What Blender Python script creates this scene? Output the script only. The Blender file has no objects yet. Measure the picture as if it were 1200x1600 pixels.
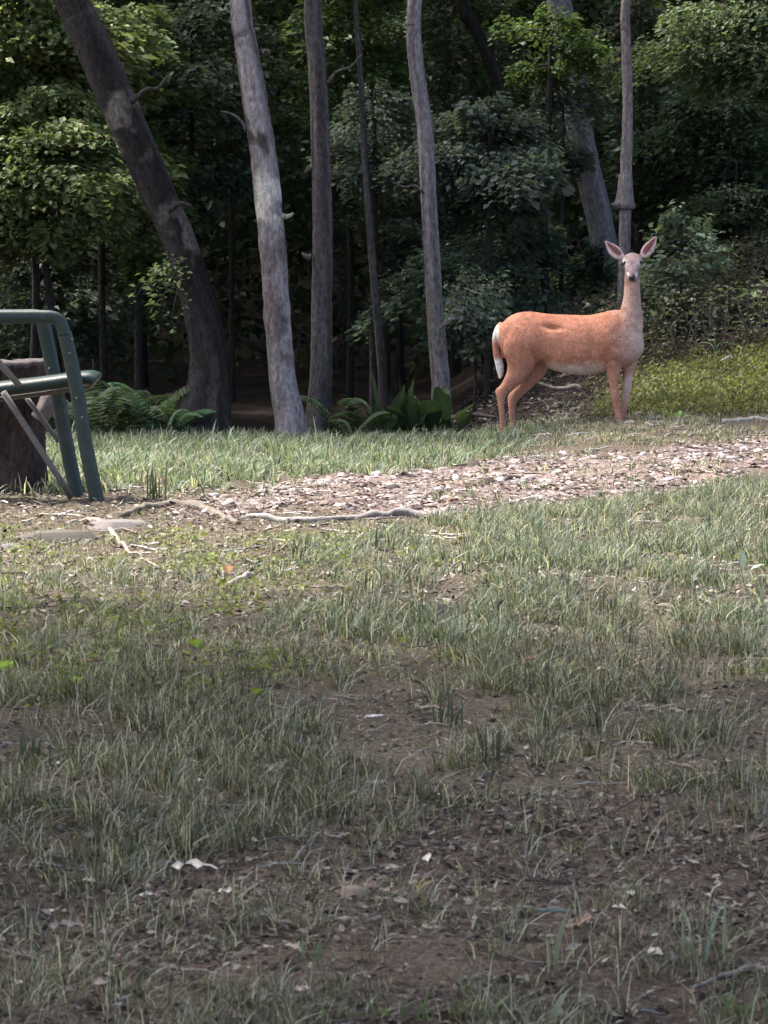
import bpy, math, random
import numpy as np
from math import radians, sin, cos, tan, atan, pi

SC = bpy.context.scene
COL = SC.collection
RNG = np.random.default_rng(7)
random.seed(7)

# ------------------------------------------------------------------ camera, sky, sun, exposure
F, CX, CY = 4000.0, 600.0, 800.0          # photograph pixels (1200 x 1600)
CAMH = 1.2
PITCH = atan(371.0 / F)
cam = bpy.data.cameras.new('camera')
cam.sensor_width = 36.0
cam.lens = F / 1600.0 * 36.0
cam.clip_start, cam.clip_end = 0.1, 1000.0
cam.dof.use_dof = True
cam.dof.focus_distance = 17.5
cam.dof.aperture_fstop = 20.0
camo = bpy.data.objects.new('camera', cam)
camo.location = (0, 0, CAMH)
camo.rotation_euler = (pi / 2 - PITCH, 0, 0)
COL.objects.link(camo)
SC.camera = camo

EL = radians(60)
SH = np.array([-0.93, 0.36]); SH /= np.linalg.norm(SH)
SUN = np.array([SH[0] * cos(EL), SH[1] * cos(EL), sin(EL)])   # towards the sun
world = bpy.data.worlds.new('World')
SC.world = world
world.use_nodes = True
wn = world.node_tree
sky = wn.nodes.new('ShaderNodeTexSky')
sky.sky_type = 'NISHITA'
sky.sun_disc = False
sky.sun_elevation = EL
sky.sun_rotation = math.atan2(SUN[0], SUN[1])
sky.dust_density = 5.5
sky.air_density = 0.68
sky.ozone_density = 1.0
bg = wn.nodes['Background']
bg.inputs['Strength'].default_value = 0.15
wn.links.new(sky.outputs[0], bg.inputs[0])
sl = bpy.data.lights.new('sun', 'SUN')
sl.energy = 2.0
sl.angle = radians(3.0)
sl.color = (1.0, 0.96, 0.90)
so = bpy.data.objects.new('sun', sl)
from mathutils import Vector
so.rotation_euler = Vector(SUN.tolist()).to_track_quat('Z', 'Y').to_euler()
so.location = (-20, 5, 40)
COL.objects.link(so)

SC.view_settings.view_transform = 'Standard'
SC.view_settings.look = 'None'
SC.view_settings.exposure = 2.3
SC.view_settings.gamma = 1.0
SC.view_settings.use_curve_mapping = False
SC.render.engine = 'CYCLES'
SC.cycles.use_denoising = True
SC.cycles.max_bounces = 6
SC.cycles.diffuse_bounces = 3
SC.cycles.transmission_bounces = 3
SC.cycles.glossy_bounces = 2

# ------------------------------------------------------------------ geometry of the view
cp, sp = cos(PITCH), sin(PITCH)

def at(px, py, Y):
    """the world point seen at photograph pixel (px, py) at distance Y along +Y"""
    u = (px - CX) / F
    v = (CY - py) / F
    dy = cp + v * sp
    dz = -sp + v * cp
    t = Y / dy
    return np.array([u * t, Y, CAMH + dz * t])

def proj(x, y, z):
    """world -> photograph pixel (vectorised)"""
    zz = z - CAMH
    d = y * cp - zz * sp
    w = y * sp + zz * cp
    d = np.maximum(d, 0.3)
    return CX + F * x / d, CY - F * w / d

# ------------------------------------------------------------------ noise
def _h(ix, iy, s):
    n = (ix.astype(np.int64) * 374761393 + iy.astype(np.int64) * 668265263 + s * 1442695041) & 0x7fffffff
    n = ((n ^ (n >> 13)) * 1274126177) & 0x7fffffff
    n = (n ^ (n >> 16)) & 0x7fffffff
    return (n % 100003) / 100003.0

def vnoise(x, y, s=0):
    x = np.asarray(x, float); y = np.asarray(y, float)
    ix, iy = np.floor(x), np.floor(y)
    fx, fy = x - ix, y - iy
    fx = fx * fx * (3 - 2 * fx); fy = fy * fy * (3 - 2 * fy)
    a = _h(ix, iy, s); b = _h(ix + 1, iy, s); c = _h(ix, iy + 1, s); d = _h(ix + 1, iy + 1, s)
    return (a * (1 - fx) + b * fx) * (1 - fy) + (c * (1 - fx) + d * fx) * fy

def fbm(x, y, s=0, o=4):
    r = 0; a = 0.5; t = 0
    for k in range(o):
        r = r + a * vnoise(np.asarray(x) * 2 ** k + 17.3 * k, np.asarray(y) * 2 ** k - 9.1 * k, s + k)
        t += a; a *= 0.5
    return r / t

def S(a, b, x):
    t = np.clip((np.asarray(x, float) - a) / (b - a), 0, 1)
    return t * t * (3 - 2 * t)

# ------------------------------------------------------------------ terrain height and ground zones
def hbase(x, y):
    x = np.asarray(x, float); y = np.asarray(y, float)
    h = 0.12 * S(0.5, 2.0, x) * S(15.0, 18.6, y)
    h = h + S(18.6, 23.5, y) * 0.31 * np.minimum(np.maximum(x - 0.5, 0), 8)
    h = h - 0.28 * S(18.4, 21.5, y) * (1 - S(-0.2, 1.6, x))
    h = h + 0.36 * np.maximum(y - 44, 0) * S(44, 60, y)
    return h

def hfun(x, y):
    near = 1 - S(45, 60, y)
    h = hbase(x, y)
    h = h + near * (0.05 * (fbm(x * 0.9, y * 0.9, 3, 2) - 0.5) + 0.035 * (fbm(x * 4.5, y * 4.5, 11, 3) - 0.5)
                    + 0.02 * (vnoise(x * 19, y * 19, 23) - 0.5))
    return h

def patch_w(x, y, broken=True):
    """bright chip and litter patch across the clearing"""
    px, py = proj(np.asarray(x, float), np.asarray(y, float), hbase(x, y))
    lo = np.interp(px, [-400, 0, 300, 700, 900, 1200, 1700], [835, 822, 806, 806, 788, 738, 715])
    hi = np.interp(px, [-400, 200, 300, 450, 700, 850, 1000, 1200, 1700], [800, 795, 775, 752, 732, 712, 702, 684, 665])
    n = (fbm(np.asarray(x) * 2.2, np.asarray(y) * 1.2, 41, 3) - 0.5) * 34
    w = S(-6, 8, lo + n - py) * S(-6, 8, py - hi + n * 0.7)
    w = w * (1 - S(18.4, 19.2, y)) * S(180, 470, px + n * 3)
    if not broken: return w
    return w * S(0.30, 0.46, fbm(np.asarray(x) * 3.1, np.asarray(y) * 1.6, 43, 3))

def soil_w(x, y):
    """bare soil of the foreground"""
    px, py = proj(np.asarray(x, float), np.asarray(y, float), hbase(x, y))
    n = (fbm(np.asarray(x) * 3.0, np.asarray(y) * 2.0, 51, 3) - 0.5) * 260
    edge = np.interp(px, [0, 300, 700, 1200], [1380, 1300, 1235, 1215])
    return S(-60, 60, py - edge + n)

# ------------------------------------------------------------------ helpers: meshes, objects, tags
def mesh_np(name, V, faces, col=None, smooth=False):
    """faces: list of (M,k) int arrays"""
    V = np.asarray(V, np.float32)
    me = bpy.data.meshes.new(name)
    me.vertices.add(len(V))
    me.vertices.foreach_set('co', V.ravel())
    idx = np.concatenate([f.ravel() for f in faces]).astype(np.int32)
    tot = np.concatenate([np.full(len(f), f.shape[1]) for f in faces]).astype(np.int32)
    st = np.concatenate([[0], np.cumsum(tot)[:-1]]).astype(np.int32)
    me.loops.add(len(idx))
    me.loops.foreach_set('vertex_index', idx)
    me.polygons.add(len(tot))
    me.polygons.foreach_set('loop_start', st)
    me.polygons.foreach_set('loop_total', tot)
    if smooth:
        me.polygons.foreach_set('use_smooth', np.ones(len(tot), bool))
    me.update(calc_edges=True)
    if col is not None:
        c = np.ones((len(V), 4), np.float32)
        c[:, :3] = np.asarray(col)[:, :3]
        a = me.color_attributes.new('Col', 'FLOAT_COLOR', 'POINT')
        a.data.foreach_set('color', c.ravel())
    me.validate()
    return me

def tag(o, label=None, cat=None, group=None, kind=None):
    if label: o['label'] = label
    if cat: o['category'] = cat
    if group: o['group'] = group
    if kind: o['kind'] = kind
    return o

def link(name, me, mat=None, parent=None, loc=None):
    o = bpy.data.objects.new(name, me)
    COL.objects.link(o)
    if mat is not None and me is not None and len(me.materials) == 0:
        me.materials.append(mat)
    if parent is not None:
        o.parent = parent
    if loc is not None:
        o.location = loc
    return o

def empty(name, loc, label=None, cat=None, group=None, kind=None):
    o = bpy.data.objects.new(name, None)
    o.empty_display_size = 0.2
    o.location = [float(v) for v in loc]
    COL.objects.link(o)
    return tag(o, label, cat, group, kind)

class MB:
    """collects pieces into one mesh"""
    def __init__(s):
        s.V = []; s.F = []; s.C = []; s.n = 0
    def add(s, V, faces, col=None):
        V = np.asarray(V, float)
        s.V.append(V)
        for f in faces:
            s.F.append(np.asarray(f) + s.n)
        if col is None: col = (1, 1, 1)
        c = np.asarray(col, float)
        if c.ndim == 1: c = np.tile(c, (len(V), 1))
        s.C.append(c[:, :3])
        s.n += len(V)
        return s
    def mesh(s, name, origin=(0, 0, 0), smooth=True):
        V = np.concatenate(s.V) - np.asarray(origin, float)
        return mesh_np(name, V, s.F, np.concatenate(s.C), smooth)

def tube(pts, rad, sides=10, rad2=None, ref=(0, 1, 0), cap=True, twist=0.0, bump=None):
    """closed loft along pts; rad across the plane of ref, rad2 along ref"""
    P = np.asarray(pts, float)
    n = len(P)
    r1 = np.full(n, rad, float) if np.isscalar(rad) else np.asarray(rad, float)
    r2 = r1 if rad2 is None else (np.full(n, rad2, float) if np.isscalar(rad2) else np.asarray(rad2, float))
    T = np.gradient(P, axis=0)
    T /= np.linalg.norm(T, axis=1)[:, None] + 1e-12
    ref = np.asarray(ref, float)
    D = ref[None, :] - (T @ ref)[:, None] * T
    bad = np.linalg.norm(D, axis=1) < 0.05
    if bad.any():
        alt = np.array([1.0, 0.1, 0.2])
        D[bad] = alt - (T[bad] @ alt)[:, None] * T[bad]
    D /= np.linalg.norm(D, axis=1)[:, None]
    N = np.cross(T, D)
    a = np.arange(sides) * 2 * pi / sides + twist
    ca, sa = np.cos(a), np.sin(a)
    R = np.ones((n, sides)) if bump is None else bump(np.arange(n)[:, None] + 0 * a[None], a[None] + np.zeros((n, 1)))
    V = P[:, None, :] + (r1[:, None] * R * ca[None])[..., None] * N[:, None, :] + (r2[:, None] * R * sa[None])[..., None] * D[:, None, :]
    V = V.reshape(-1, 3)
    i = np.arange(n - 1)[:, None] * sides; j = np.arange(sides)[None]; k = (j + 1) % sides
    Q = np.stack([i + j, i + k, i + sides + k, i + sides + j], -1).reshape(-1, 4)
    faces = [Q]
    if cap:
        V = np.concatenate([V, P[:1], P[-1:]])
        a0, a1 = n * sides, n * sides + 1
        jj = np.arange(sides); kk = (jj + 1) % sides
        faces.append(np.stack([np.full(sides, a0), kk, jj], -1))
        b = (n - 1) * sides
        faces.append(np.stack([np.full(sides, a1), b + jj, b + kk], -1))
    return V, faces

def smooth_path(pts, n):
    """Catmull-Rom resample of rows of any width"""
    P = np.asarray(pts, float)
    P = np.concatenate([2 * P[:1] - P[1:2], P, 2 * P[-1:] - P[-2:-1]])
    m = len(P) - 3
    out = []
    for q in np.linspace(0, m - 1e-6, n):
        i = int(q); t = q - i
        a, b, c, d = P[i:i + 4]
        out.append(0.5 * (2 * b + (c - a) * t + (2 * a - 5 * b + 4 * c - d) * t * t + (3 * b - a - 3 * c + d) * t ** 3))
    return np.array(out)

def unit(v):
    v = np.asarray(v, float)
    return v / (np.linalg.norm(v, axis=-1, keepdims=True) + 1e-12)

def leaves(P, D, N, L, W, fold=0.25, col=None):
    """folded rhombic leaves: (V, faces, colours); two triangles each"""
    P = np.asarray(P, float); D = unit(D)
    Bv = unit(np.cross(N, D)); N = unit(np.cross(D, Bv))
    L = np.asarray(L)[:, None]; W = np.asarray(W)[:, None]
    mid = P + D * L * 0.45
    l = mid + Bv * W * 0.5 + N * W * fold
    r = mid - Bv * W * 0.5 + N * W * fold
    tip = P + D * L - N * L * 0.08
    V = np.stack([P, l, tip, r], 1).reshape(-1, 3)
    k = np.arange(len(P))[:, None] * 4
    Fc = np.concatenate([k + np.array([[0, 2, 1]]), k + np.array([[0, 3, 2]])])
    C = None if col is None else np.repeat(col, 4, axis=0)
    return V, [Fc], C

def jit(base, n, amt=0.25, hue=0.12, rng=RNG):
    """n varied colours round base"""
    b = np.asarray(base, float)[None] * (1 + amt * (rng.random((n, 1)) * 2 - 1))
    h = hue * (rng.random((n, 1)) * 2 - 1)
    return np.clip(b * np.concatenate([1 + h, 1 + 0 * h, 1 - h], 1), 0.004, 0.95)

# ------------------------------------------------------------------ materials
def newmat(name):
    m = bpy.data.materials.new(name)
    m.use_nodes = True
    nt = m.node_tree
    b = nt.nodes['Principled BSDF']
    return m, nt, b

def node(nt, typ, **kw):
    n = nt.nodes.new(typ)
    for k, v in kw.items():
        if k in n.inputs.keys(): n.inputs[k].default_value = v
        else: setattr(n, k, v)
    return n

def mul(nt, a, b, fac=1.0, mode='MULTIPLY'):
    m = nt.nodes.new('ShaderNodeMixRGB')
    m.blend_type = mode
    m.inputs[0].default_value = fac
    nt.links.new(a, m.inputs[1]); nt.links.new(b, m.inputs[2])
    return m

def ramp(nt, fac, stops):
    r = nt.nodes.new('ShaderNodeValToRGB')
    e = r.color_ramp.elements
    while len(e) < len(stops): e.new(0.5)
    for el, (p, c) in zip(e, stops):
        el.position = p; el.color = (*c, 1)
    nt.links.new(fac, r.inputs[0])
    return r

def mat_leaf(name, transl=0.35, rough=0.5, spec=0.3):
    m, nt, b = newmat(name)
    at_ = node(nt, 'ShaderNodeVertexColor', layer_name='Col')
    b.inputs['Roughness'].default_value = rough
    b.inputs['Specular IOR Level'].default_value = spec
    nt.links.new(at_.outputs[0], b.inputs['Base Color'])
    tr = node(nt, 'ShaderNodeBsdfTranslucent')
    g = node(nt, 'ShaderNodeMixRGB', blend_type='MULTIPLY')
    g.inputs[0].default_value = 1; g.inputs[2].default_value = (1.15, 1.2, 0.72, 1)
    nt.links.new(at_.outputs[0], g.inputs[1]); nt.links.new(g.outputs[0], tr.inputs[0])
    mx = node(nt, 'ShaderNodeMixShader'); mx.inputs[0].default_value = transl
    out = nt.nodes['Material Output']
    nt.links.new(b.outputs[0], mx.inputs[1]); nt.links.new(tr.outputs[0], mx.inputs[2])
    nt.links.new(mx.outputs[0], out.inputs[0])
    return m

def mat_vcol(name, rough=0.85, scale=60.0, amt=0.5, bump=0.3, spec=0.2, stretch=(1, 1, 1), dist=0.01):
    """attribute colour times fine noise, with fine relief"""
    m, nt, b = newmat(name)
    at_ = node(nt, 'ShaderNodeVertexColor', layer_name='Col')
    tc = node(nt, 'ShaderNodeTexCoord')
    mp = node(nt, 'ShaderNodeMapping'); mp.inputs['Scale'].default_value = stretch
    nt.links.new(tc.outputs['Object'], mp.inputs[0])
    nz = node(nt, 'ShaderNodeTexNoise', Scale=scale, Detail=6.0, Roughness=0.65)
    nt.links.new(mp.outputs[0], nz.inputs['Vector'])
    r = ramp(nt, nz.outputs[0], [(0.3, (1 - amt,) * 3), (0.7, (1 + amt * 0.6,) * 3)])
    mm = mul(nt, at_.outputs[0], r.outputs[0])
    nt.links.new(mm.outputs[0], b.inputs['Base Color'])
    b.inputs['Roughness'].default_value = rough
    b.inputs['Specular IOR Level'].default_value = spec
    bp = node(nt, 'ShaderNodeBump', Strength=bump, Distance=dist)
    nt.links.new(nz.outputs[0], bp.inputs['Height'])
    nt.links.new(bp.outputs[0], b.inputs['Normal'])
    return m

M_GROUND = mat_vcol('ground_mat', 0.95, 75.0, 0.75, 1.0, 0.08, dist=0.03)
M_BARK = mat_vcol('bark_mat', 0.95, 42.0, 0.6, 1.0, 0.1, stretch=(1, 1, 0.45), dist=0.03)
M_LEAF = mat_leaf('leaf_mat', 0.42)
M_GRASS = mat_leaf('grass_mat', 0.38, 0.45, 0.25)
M_LITTER = mat_vcol('litter_mat', 0.9, 90.0, 0.3, 0.3, 0.15)
M_STONE = mat_vcol('stone_mat', 0.9, 45.0, 0.4, 0.7, 0.2)
M_WOOD = mat_vcol('dead_wood_mat', 0.9, 40.0, 0.4, 0.8, 0.15)
M_FUR = mat_vcol('fur_mat', 0.85, 110.0, 0.5, 0.45, 0.15, dist=0.012)

# ------------------------------------------------------------------ ground
def axis(segs):
    out = []
    for a, b, st in segs:
        out.append(np.arange(a, b, st))
    return np.concatenate(out + [[segs[-1][1]]])
xs = axis([(-160, -40, 15), (-40, -10, 3), (-10, -5, 0.5), (-5, 5.5, 0.06), (5.5, 10, 0.5), (10, 40, 3), (40, 160, 15)])
ys = axis([(-120, -20, 12), (-20, 3, 1.5), (3, 4.4, 0.2), (4.4, 20, 0.05), (20, 27, 0.1), (27, 46, 0.6), (46, 140, 4), (140, 260, 20)])
GX, GY = np.meshgrid(xs, ys)
gx, gy = GX.ravel(), GY.ravel()
gz = hfun(gx, gy)
pw = patch_w(gx, gy, False); sw = soil_w(gx, gy)
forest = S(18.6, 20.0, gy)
n1 = fbm(gx * 2.5, gy * 2.5, 61, 4)[:, None]; n2 = fbm(gx * 9, gy * 9, 71, 3)[:, None]
c_mid = np.array([0.16, 0.132, 0.10]) * (0.6 + 0.8 * n1)
c_soil = np.array([0.158, 0.118, 0.095]) * (0.55 + 0.9 * n2)
c_patch = np.array([0.30, 0.225, 0.205]) * (0.6 + 0.75 * n2)
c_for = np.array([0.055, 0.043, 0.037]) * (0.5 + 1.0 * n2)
c_moss = np.array([0.085, 0.085, 0.032]) * (0.6 + 0.8 * n1)
gc = c_mid
gc = gc * (1 - sw[:, None]) + c_soil * sw[:, None]
gc = gc * (1 - pw[:, None]) + c_patch * pw[:, None]
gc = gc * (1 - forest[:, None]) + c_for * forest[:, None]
def moss_w(x, y):
    return S(1.55, 2.3, np.asarray(x) + 0.9 * (fbm(np.asarray(x) * 2, np.asarray(y) * 2, 81, 3) - 0.5)) * S(18.9, 19.5, y) * (1 - S(20.6, 21.7, np.asarray(y) - 0.25 * (np.asarray(x) - 2.5)))
mw = moss_w(gx, gy)[:, None]
gc = gc * (1 - mw) + c_moss * mw
nx, ny = len(xs), len(ys)
ii = np.arange(ny - 1)[:, None] * nx + np.arange(nx - 1)[None]
Q = np.stack([ii, ii + 1, ii + nx + 1, ii + nx], -1).reshape(-1, 4)
ground = link('ground', mesh_np('ground', np.stack([gx, gy, gz], 1), [Q], gc, True), M_GROUND)
tag(ground, 'uneven clearing of bare soil, thin grass and leaf litter', None, None, 'structure')

# ------------------------------------------------------------------ sun pools: gaps cut in the unseen canopy to steer sun onto chosen spots
# (x, y, z of the lit spot, radius along x, radius along y)
pA = []
def pool(px, py, Y, rx, ry, st=1.0):
    p = at(px, py, Y); pA.append((p[0], p[1], p[2], rx, ry, st))
POOLS = pA
pool(560, 740, 13.3, 9.0, 4.7)                # the clearing
pool(60, 190, 23.8, 2.0, 1.9)                 # foliage, upper left
pool(1120, 90, 22.0, 0.95, 0.8)               # spray, upper right
pool(1170, 600, 20.6, 1.6, 1.1, 0.95)               # mossy bank
pool(890, 530, 19.15, 1.1, 0.8, 0.65)            # canopy thinned to let part of the sun onto the deer
pool(540, 60, 25.5, 0.5, 0.5)
pool(850, 60, 24.0, 0.5, 0.45)

def in_pool(P):
    k = np.zeros(len(P), bool)
    for m, (x, y, z, rx, ry, st) in enumerate(POOLS):
        t = (P[:, 2] - z) / SUN[2]
        gx_ = P[:, 0] - SUN[0] * t; gy_ = P[:, 1] - SUN[1] * t
        wob = 1 + 0.35 * (fbm(gx_ * 0.6, gy_ * 0.6, 5, 2) - 0.5)
        q = np.sqrt(((gx_ - x) / rx) ** 2 + ((gy_ - y) / ry) ** 2) / wob
        k |= (RNG.random(len(P)) < st * (1 - S(0.62, 1.35, q))) & ((gy_ < 18.1) | (m > 0))
    return k

# ------------------------------------------------------------------ trunks
def bark_trunk(path, Y, top_z, base_flare=1.5, seed=0, dark=(0.13, 0.115, 0.105), light=(0.33, 0.31, 0.30), lichen=None, sides=34, sway=0.12, top_w=0.7, wscale=0.9, lump=1.0):
    """path rows (px, py, width px) from the foot up; continues above the frame to top_z.  Returns V, faces, colours, base, top"""
    rows = []
    for px, py, w in path:
        p = at(px, py, Y)
        rows.append((*p, w * Y / F * 0.5 * wscale))
    rows = np.array(rows)
    d = rows[-1, :3] - rows[-2, :3]; d /= d[2]
    z = rows[-1, 2]
    rng = np.random.default_rng(seed + 100)
    k = 0
    last = rows[-1].copy()
    r0 = last[3]
    ext = []
    while z < top_z:
        z += 1.6; k += 1
        f = (z - rows[-1, 2]) / (top_z - rows[-1, 2] + 1e-6)
        last = np.array([last[0] + d[0] * 1.6 * (0.8 ** k) + rng.normal(0, sway), last[1] + d[1] * 1.6 * 0.8 ** k + rng.normal(0, sway), z, r0 * (1 - (1 - top_w * 0.6) * f)])
        ext.append(last)
    if ext: rows = np.concatenate([rows, np.array(ext)])
    foot = rows[0].copy(); foot[2] -= 0.35; foot[3] *= 1.12
    rows = np.concatenate([foot[None], rows])
    nv = max(60, int((min(rows[-1, 2], 12) - rows[0, 2]) / 0.045))
    R = smooth_path(rows, nv)
    ph = rng.random(6) * 6.28
    hh = R[:, 2] - rows[1, 2]
    flare = 1 + (base_flare - 1) * np.exp(-np.maximum(hh, 0) / 0.24)
    def bump(i, a):
        zz = R[:, 2][:, None]
        f = fbm(a * 2.2 * 1.6 + ph[0] * 5, zz * 1.4 + ph[1] * 9, seed, 3) - 0.5
        g = vnoise(np.cos(a) * 5 + 30 + ph[2], np.sin(a) * 5 + zz * 5.5, seed + 5) - 0.5
        roots = (np.exp(-np.maximum(zz - rows[1, 2], 0) / 0.14)) * 0.16 * np.cos(a * 4 + ph[3])
        rid = vnoise(np.cos(a) * 7 + 3 + ph[1], np.sin(a) * 7 + zz * 2.2, seed + 7) - 0.5
        pl = vnoise(np.cos(a) * 9 + ph[5], np.sin(a) * 9 + zz * 9, seed + 8) - 0.5
        return 1 + 0.16 * lump * f * np.sin(a / 2) ** 2 + 0.09 * g + 0.12 * rid + 0.09 * pl + roots
    V, Fc = tube(R[:, :3], R[:, 3] * flare, sides, bump=bump)
    a = np.arctan2(V[:, 1] - np.interp(V[:, 2], R[:, 2], R[:, 1]), V[:, 0] - np.interp(V[:, 2], R[:, 2], R[:, 0]))
    m = fbm(np.cos(a) * 1.5 + 7 + ph[4], V[:, 2] * 1.3 + np.sin(a) * 1.5, seed + 9, 4)
    m2 = vnoise(np.cos(a) * 6 + 7, V[:, 2] * 7 + np.sin(a) * 6, seed + 19)
    w = np.clip((m - 0.3) * 2.0 + (m2 - 0.5) * 0.35, 0, 1)[:, None]
    C = np.array(dark) * (1 - w) + np.array(light) * w
    if lichen is not None:
        px_, py_ = proj(V[:, 0], V[:, 1], V[:, 2])
        for (y0, y1, x0, x1, colr, thr) in lichen:
            rr = S(y0 - 25, y0 + 15, py_) * (1 - S(y1 - 10, y1 + 25, py_)) * S(x0 - 10, x0 + 8, px_) * (1 - S(x1 - 8, x1 + 10, px_))
            q = S(thr, thr + 0.15, fbm(V[:, 0] * 9, V[:, 2] * 6, seed + 33, 3)) * rr
            C = C * (1 - q[:, None]) + np.array(colr) * q[:, None]
    return V, Fc, C, rows[1, :3], R[-1, :3]

TREES = []   # (empty, base, top)
def tree(label, path, Y, top_z=11.5, group=None, name='tree', **kw):
    V, Fc, C, base, top = bark_trunk(path, Y, top_z, **kw)
    base = np.array([base[0], base[1], float(hfun(base[0], base[1]))])
    e = empty(name, base, label, 'tree', group)
    link('trunk', MB().add(V, Fc, C).mesh('trunk', base), M_BARK, e)
    TREES.append((e, base, top))
    return e, base

T1, b1 = tree('thick dark tree trunk leaning to the left with torn bark and a bulging foot',
    [(308, 700, 132), (315, 655, 110), (326, 600, 84), (325, 545, 76), (312, 480, 72), (297, 430, 68), (272, 360, 66), (245, 300, 68), (222, 245, 70), (190, 175, 74), (160, 105, 74), (128, 35, 72), (112, 0, 70)],
    19.3, seed=1, dark=(0.018, 0.016, 0.016), light=(0.06, 0.054, 0.053), base_flare=1.3, sides=44, wscale=0.74, lump=2.4,
    lichen=[(140, 235, 165, 235, (0.15, 0.138, 0.12), 0.45), (320, 400, 250, 310, (0.11, 0.10, 0.092), 0.5)])
T2, b2 = tree('pale grey tree trunk with lichen patches, second from the left, tapering upward',
    [(455, 695, 52), (452, 650, 48), (443, 600, 46), (437, 540, 45), (432, 470, 45), (427, 400, 46), (421, 330, 46), (415, 270, 45), (404, 190, 43), (393, 120, 40), (383, 60, 37), (375, 0, 34)],
    18.9, seed=2, dark=(0.10, 0.09, 0.092), light=(0.31, 0.285, 0.30), base_flare=1.25,
    lichen=[(150, 345, 385, 450, (0.07, 0.063, 0.06), 0.50), (270, 345, 400, 445, (0.50, 0.48, 0.45), 0.42), (380, 560, 400, 470, (0.14, 0.12, 0.122), 0.40)])
T3, b3 = tree('straight dark grey trunk close behind the pale lichened one',
    [(497, 690, 44), (499, 640, 40), (502, 560, 37), (503, 470, 36), (504, 380, 35), (503, 300, 34), (500, 200, 33), (495, 100, 31), (489, 0, 30)],
    19.5, seed=3, dark=(0.055, 0.049, 0.05), light=(0.15, 0.137, 0.14), base_flare=1.3)
T4, b4 = tree('slender pale wavy trunk rising out of the broad leaved plants',
    [(690, 655, 34), (689, 600, 31), (684, 540, 30), (679, 470, 28), (675, 400, 27), (671, 330, 27), (668, 270, 27), (664, 200, 26), (655, 140, 26), (648, 80, 26), (646, 40, 25), (648, 0, 24)],
    20.4, seed=4, dark=(0.11, 0.10, 0.106), light=(0.29, 0.27, 0.29), base_flare=1.2,
    lichen=[(440, 640, 660, 710, (0.15, 0.14, 0.13), 0.45)])
T5, b5 = tree('broad bluish grey leaning trunk partly hidden by leaf sprays above the deer',
    [(985, 575, 52), (968, 500, 48), (950, 420, 46), (938, 350, 45), (924, 290, 45), (908, 220, 44), (897, 150, 43), (888, 90, 43), (880, 40, 43), (873, 0, 42)],
    25.0, seed=5, dark=(0.15, 0.15, 0.165), light=(0.28, 0.28, 0.31), base_flare=1.2)
T6, b6 = tree('thin brownish trunk with a stub collar rising straight behind the head of the deer',
    [(974, 545, 24), (975, 470, 22), (976, 390, 21), (977, 320, 21), (979, 250, 20), (981, 180, 19), (980, 110, 18), (978, 50, 17), (978, 0, 17)],
    22.6, seed=6, dark=(0.14, 0.12, 0.115), light=(0.29, 0.26, 0.26), base_flare=1.2, sides=16)
# the broken stub collar on that trunk
kx = [(977, 272, 11), (977, 292, 12.5), (976.5, 307, 14), (976, 318, 16.5), (975.5, 325, 16.5), (975.5, 328, 12)]
V, Fc = tube(np.array([at(a, b, 22.6) for a, b, _ in kx]), [w * 22.6 / F for *_, w in kx], 14, bump=lambda i, a: 1 + .22 * (vnoise(np.cos(a) * 2.3 + 5, np.sin(a) * 2.3 + i * .5, 4) - .5))
V2, F2 = tube(np.array([at(968, 322, 22.55), at(960, 321, 22.5), at(955, 319, 22.45)]), [.03, .022, .006], 7)
link('branch_stub', MB().add(V, Fc, (0.22, 0.195, 0.195)).add(V2, F2, (0.2, 0.175, 0.17)).mesh('branch_stub', b6), M_BARK, T6)
def stub(tr, bs, Y, pts, r, col=(0.10, 0.09, 0.088)):
    P = smooth_path(np.array([at(x, y, Y) for x, y in pts]), 10)
    V, Fc = tube(P, r * np.linspace(1, .35, 10), 7)
    link('branch_stub', MB().add(V, Fc, col).mesh('branch_stub', bs), M_BARK, tr)
stub(T2, b2, 18.85, [(440, 338), (450, 338), (459, 333)], .026, (0.3, 0.28, 0.26))
stub(T2, b2, 18.85, [(385, 205), (378, 190), (362, 178), (345, 174)], .014)
stub(T3, b3, 19.45, [(486, 402), (478, 400), (472, 395)], .03)
stub(T3, b3, 19.45, [(512, 130), (526, 112), (548, 104), (566, 84)], .015)
stub(T4, b4, 20.35, [(688, 512), (700, 500), (716, 498)], .018, (0.2, 0.18, 0.18))
stub(T4, b4, 20.35, [(660, 300), (648, 290), (630, 292), (612, 284)], .012)
stub(T1, b1, 19.2, [(262, 330), (280, 318), (300, 322)], .03, (0.05, 0.045, 0.043))
stub(T1, b1, 19.2, [(205, 160), (228, 140), (246, 138), (262, 120)], .022, (0.05, 0.045, 0.043))
stub(T5, b5, 24.9, [(900, 70), (878, 58), (850, 60), (820, 48)], .02, (0.15, 0.15, 0.16))
T7, b7 = tree('thin dim trunk midway between the straight dark one and the slender wavy one',
    [(601, 650, 20), (598, 590, 18), (592, 520, 18), (585, 440, 17), (578, 350, 16), (571, 260, 14), (566, 160, 12), (561, 80, 11), (556, 0, 10)],
    23.0, seed=7, dark=(0.04, 0.037, 0.037), light=(0.10, 0.09, 0.09), sides=16, wscale=0.75)
T8, b8 = tree('dark thin trunk slanting across the gap right of the slender wavy one',
    [(850, 560, 24), (838, 430, 24), (820, 300, 23), (798, 200, 22), (778, 130, 22), (757, 75, 22), (735, 30, 22), (722, 0, 22)],
    27.0, seed=8, dark=(0.02, 0.018, 0.018), light=(0.05, 0.046, 0.045), sides=14)
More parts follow.
